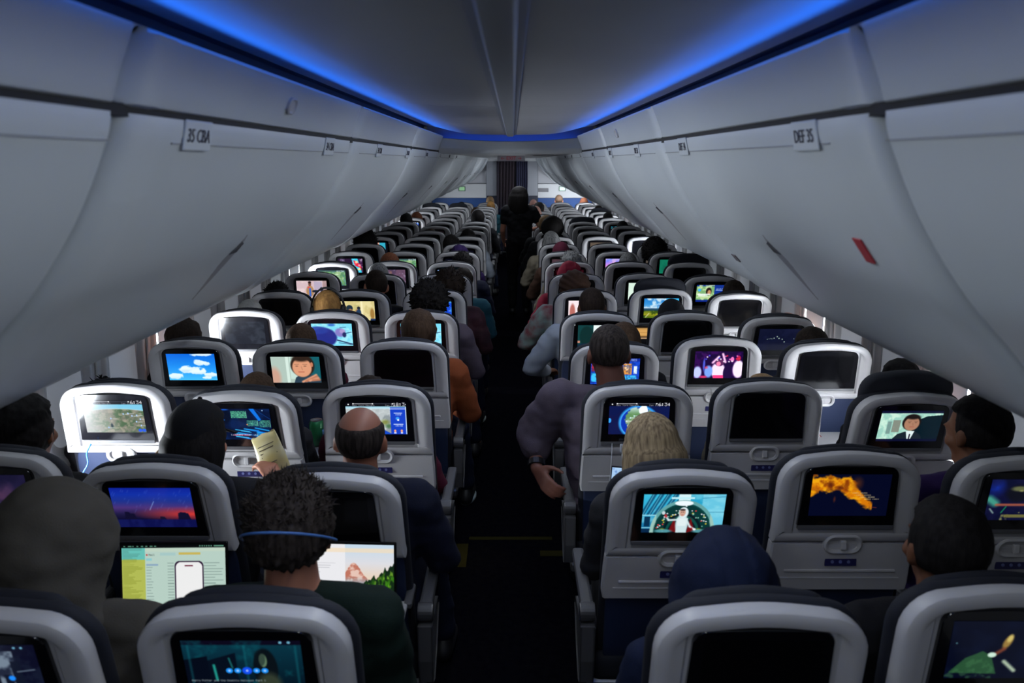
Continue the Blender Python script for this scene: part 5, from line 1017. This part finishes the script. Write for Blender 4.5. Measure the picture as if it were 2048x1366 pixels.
def pic_mail():
    p = Pic(400, 260, (196, 222, 210)); p.rect(0, 0, 1, .045, (6, 8, 10))
    for i, L in enumerate((.02, .05, .02, .025, .03, .03, .04, .03)): p.rect(.02+i*.042, .015, .02+i*.042+L*.7, .03, (120, 190, 160), .8)
    for i in range(6): p.rect(.75+i*.022, .012, .762+i*.022, .03, (120, 190, 160), .8)
    p.rect(.89, .012, .985, .03, (120, 190, 160), .8)
    p.rect(0, .045, .225, .22, (110, 205, 195)); p.rect(0, .22, .225, .93, (190, 200, 92)); r = random.Random(2)
    for i in range(46): y = .055+i*.019; L = .05+.14*r.random(); p.rect(.01, y, .01+L, y+.007, (70, 120, 110) if y < .2 else (120, 130, 30), .55)
    p.rect(.23, .05, 1, .10, (205, 226, 208)); p.rect(.55, .115, .76, .15, (214, 192, 96)); p.rect(.37, .12, .52, .16, (178, 214, 212)); p.rect(.235, .20, .29, .235, (150, 214, 220)); p.rect(.235, .285, .35, .31, (150, 180, 205)); p.text('Mail', .26, .135, (60, 70, 70), 1); p.rect(.235, .14, .25, .16, (200, 60, 60))
    for i in range(14):
        y = .33+i*.043; p.rect(.235, y, .235+.03+.04*r.random(), y+.008, (90, 110, 110), .6); p.rect(.44, y-.06, .50, y-.052, (80, 100, 100), .6); p.rect(.79, y-.06, .80+.17*r.random()+.02, y-.052, (80, 100, 100), .6)
    x0, y0, x1, y1 = .52, .26, .775, 1.05; rr_ = .05
    for k, cc in ((.012, (52, 30, 60)), (0, (255, 255, 255))):
        X0, Y0_, X1, Y1 = x0-k, y0-k*1.6, x1+k, y1+k*1.6; q = np.maximum(0, np.abs((p.X-(X0+X1)/2))-((X1-X0)/2-rr_)); s_ = np.maximum(0, np.abs((p.Y-(Y0_+Y1)/2))-((Y1-Y0_)/2-rr_*1.5)); p.put((q/rr_)**2+(s_/(rr_*1.5))**2 < 1, cc)
    p.rect(.605, .305, .685, .325, (110, 20, 50)); p.rect(0, .93, 1, 1, (12, 14, 18)); cs = [(30, 140, 230), (170, 180, 150), (60, 150, 240), (150, 200, 90), (60, 120, 220), (90, 160, 200), (160, 90, 60), (40, 190, 70), (220, 200, 200), (150, 110, 30), (200, 225, 215), (210, 215, 120), (230, 80, 90), (60, 70, 90), (40, 180, 220), (220, 220, 220), (240, 160, 50), (90, 200, 120)]
    for i, cc in enumerate(cs): p.rect(.03+i*.052, .935, .03+i*.052+.042, .99, cc)
    return p
def pic_mount():
    p = Pic(380, 238, (235, 235, 240)); p.grad([(200, 222, 240), (226, 226, 232), (240, 214, 186)], .0, .56)
    xs = p.X; ridge = .62-.34*np.exp(-((xs-.60)/.10)**2)-.05*np.exp(-((xs-.74)/.09)**2); n = vnoise(p.w, p.h, 18, 14, 3)-.5
    m = (p.Y > ridge+n*.03); p.put(m, (196, 120, 100)); p.put(m*np.clip(.5+n*9, 0, 1), (236, 200, 186)); p.put(m*np.clip((p.Y-.48)*8, 0, 1), (160, 190, 205), .9); p.put((p.Y > .60+n*.06), (78, 140, 165), .8)
    t = .86-.46*np.clip((xs-.52)/.48, 0, 1); tr = vnoise(p.w, p.h, 46, 3, 6, 2)-.5; f = p.Y > t-.09+tr*.14; p.put(f, (20, 44, 22)); p.put(f*np.clip(.4+(vnoise(p.w, p.h, 40, 10, 8, 3)-.5)*6, 0, 1), (66, 140, 24), .85); p.put(f*np.clip((vnoise(p.w, p.h, 60, 16, 5, 2)-.62)*8, 0, 1), (130, 190, 50), .8); p.put(f*np.clip(1-(p.Y-t+.09)*9, 0, 1), (16, 36, 24), .8)
    p.rect(0, 0, .52, 1, (240, 240, 244)); r = random.Random(4)
    for i in range(26): y = .08+i*.034; p.rect(.04, y, .06+.40*r.random(), y+.008, (150, 150, 160), .6)
    p.rect(0, .06, 1, .12, (250, 226, 190), .7); p.rect(0, .945, 1, 1, (16, 34, 60))
    for i in range(9): p.rect(.60+i*.04, .96, .618+i*.04, .985, (220, 220, 220) if i < 7 else (230, 120, 60))
    return p
ALU = mat('laptop_grey', (.10, .10, .11), .4, .6)
laptop(-.925, 2.135, .723, .300, .190, pic_mail(), -.16, .02, ALU, 'open laptop with mail window and white phone mirror on the nearest middle tray', gain=.85)
laptop(-.455, 2.145, .723, .300, .190, pic_mount(), -.12, -.05, ALU, 'open laptop showing snowy mountain and green forest on the nearest aisle tray', gain=.95)
def pic_list():
    p = Pic(80, 50, (222, 170, 96)); p.rect(0, .34, 1, .46, (40, 24, 16)); p.rect(0, 0, 1, .06, (20, 14, 10))
    for i in range(9): p.rect(.05, .1+i*.1, .9, .115+i*.1, (150, 100, 50), .6)
    p.rect(.2, .38, .6, .42, (230, 190, 140)); return p
laptop(.93, 5.33-.03, .723, .30, .19, pic_list(), -.12, 0, ALU, 'laptop with amber list screen on tray beyond the black beanie')
laptop(-.93, 7.52, .723, .28, .18, Pic(16, 10, (240, 244, 250)), -.15, 0, ALU, 'small laptop with plain white screen behind the auburn hair')
# phone held by the blonde passenger, with its cable
n1 = Y0+DY
e = empty('phone', (.380, n1+.50, .838), 'small lit phone in the hand of the blonde passenger', 'phone'); e.rotation_euler = (-.5, 0, -.25)
bm = bmesh.new(); box(bm, -.034, .034, 0, .008, -.01, .125, .003, 2); obj('phone_body', bm, M_BLK, e)
o = obj('display', screen_mesh(Pic(20, 40, (170, 205, 240)).noise(4, 6, 2, (90, 130, 200), .5, .6).rect(.1, .6, .9, .8, (240, 245, 250)), .060, .118), None, e, loc=(0, -.0006, .001))
def cable(pts, m, label, r=.0016):
    bm = bmesh.new(); tube(bm, catmull(pts, 5), r, 6); o = obj('cable', bm, m, smooth=True); return tag(o, label, 'cable')
y2 = Y0+2*DY; CW = mat('cable_white', (.55, .57, .62), .5); 
cable([(.395, y2+.045, .936), (.392, y2+.02, .90), (.383, y2-.02, .80), (.372, y2-.12, .74), (.370, y2-.20, .80), (.372, y2-.27, .86)], CW, 'thin white charging cable from globe screen to phone')
bm = bmesh.new(); box(bm, .425, .441, y2+.028, y2+.044, .905, .936, .002, 1); bm2 = None
tube(bm, catmull([(.433, y2+.036, .908), (.438, y2+.02, .87), (.452, y2-.0, .80), (.50, y2-.02, .74)], 5), .0022, 6); o = obj('cable', bm, CW, smooth=False); tag(o, 'white plugged cable with block end under the globe screen', 'cable')
y3 = Y0+3*DY; cable([(.95, y3+.044, .936), (.952, y3+.02, .90), (.965, y3-.02, .84), (.968, y3-.03, .78), (.95, y3-.05, .73)], mat('cable_grey', (.25, .24, .23), .5), 'grey cable hanging below the pink dancers screen', .0018)
cable([(-1.575, y2+.040, .936), (-1.585, y2+.02, .905), (-1.575, y2+.0, .87), (-1.60, y2-.01, .82), (-1.585, y2-.02, .77), (-1.60, y2-.03, .70), (-1.59, y2-.04, .62)], mat('cable_blue', (.05, .25, .75), .4, emit=(.05, .25, .9), es=.02), 'bright blue cable hanging from the leftmost flight map screen', .0028)
cable([(1.30, y3+.05, .86), (1.345, y3+.0, .83), (1.40, y3-.05, .78), (1.44, y3-.08, .74)], mat('cable_red', (.25, .03, .03), .5), 'thin red cable right of the pink dancers seat')
# snack bag held by the person in the black cap
bm = bmesh.new(); lp = []
for j in range(9):
    t = j/8; w = .052*(1-.25*abs(t-.5)); th = .012*math.sin(PI*t)+.002
    lp.append([(w*math.cos(a), th*math.sin(a)+.004*math.sin(t*9), .17*t-.085+.006*math.sin(a*3)) for a in np.linspace(0, 2*PI, 20, endpoint=False)])
loops(bm, lp, True, True); bag = empty('snack_bag', (-.835, n1+.63, .955), 'crumpled cream and yellow snack bag held by the capped person', 'snack bag'); bag.rotation_euler = (-.35, -.42, .1)
obj('pouch', bm, mat('foil_cream', (.50, .46, .30), .35, col2=(.58, .48, .18), nscale=(9, 9, 14)), bag, smooth=True)
bm = bmesh.new()
for i in range(6): box(bm, -.030, .030-.006*(i % 3), -.0148, -.0135, .045-i*.013, .048-i*.013)
obj('print', bm, mat('ink_brown', (.08, .06, .04), .6), bag)
# drink can and cup on the tray left of the aisle
e = empty('drink_can', (-.865, y3-.15, .7235), 'green drink can on the tray beyond the second row seats', 'can')
bm = bmesh.new(); loops(bm, [[(r_*math.cos(a), r_*math.sin(a), z) for a in np.linspace(0, 2*PI, 24, endpoint=False)] for r_, z in ((.024, 0), (.032, .008), (.033, .02), (.033, .105), (.026, .118))], True, False); obj('can_body', bm, mat('can_green', (.02, .22, .08), .3, .3, col2=(.03, .10, .05), nscale=(20, 20, 12)), e, smooth=True)
bm = bmesh.new(); loops(bm, [[(r_*math.cos(a), r_*math.sin(a), z) for a in np.linspace(0, 2*PI, 24, endpoint=False)] for r_, z in ((.026, .118), (.0265, .121), (.023, .120), (.022, .116))], False, True); box(bm, -.006, .006, -.012, .010, .1165, .118); obj('can_top', bm, M_METAL, e)
bm = bmesh.new(); loops(bm, [[(r_*math.cos(a), r_*math.sin(a), z) for a in np.linspace(0, 2*PI, 24, endpoint=False)] for r_, z in ((.026, 0), (.030, .04), (.034, .088), (.032, .088), (.028, .04), (.024, .004))], True, True)
o = obj('plastic_cup', bm, mat('cup_blue', (.10, .22, .45), .15), smooth=True); o.location = (-.795, y3-.20, .7235); tag(o, 'blue tinted plastic cup beside the green drink can', 'cup')
# shoes showing in the aisle: light soles under the nearest aisle passengers' feet
for key, m in (('2C', M_SOLE), ('3C', M_SHOEW), ('5C', M_SHOEW)):
    n = int(key[0]); dx, zt = PPL[key]; s = zt/1.262
    root = [o for o in bpy.data.objects if o.name.startswith('person') and abs(o.location.x-SX['C']) < .13 and abs(o.location.y-(Y0+DY*n)) < 1e-4][0]
    sh = [c for c in root.children if c.name.startswith('shoe')][-1]; t = Vector(ARCH['aisle_right']['pose'].toe[1]); a = Vector(ARCH['aisle_right']['pose'].an[1])
    bm = bmesh.new(); d = Vector((t.x-a.x, t.y-a.y, 0)).normalized(); lp = []
    for z, k in ((.004, .95), (.010, 1.03), (.022, 1.02), (.026, .9)):
        lp.append([tuple(Vector((a.x, a.y, z))*.5+Vector((t.x, t.y, z))*.5+d*(.112*k*math.cos(q))+Vector((-d.y, d.x, 0))*(.045*k*math.sin(q))) for q in np.linspace(0, 2*PI, 24, endpoint=False)])
    loops(bm, lp, True, True); obj('sole', bm, m, root, smooth=True)
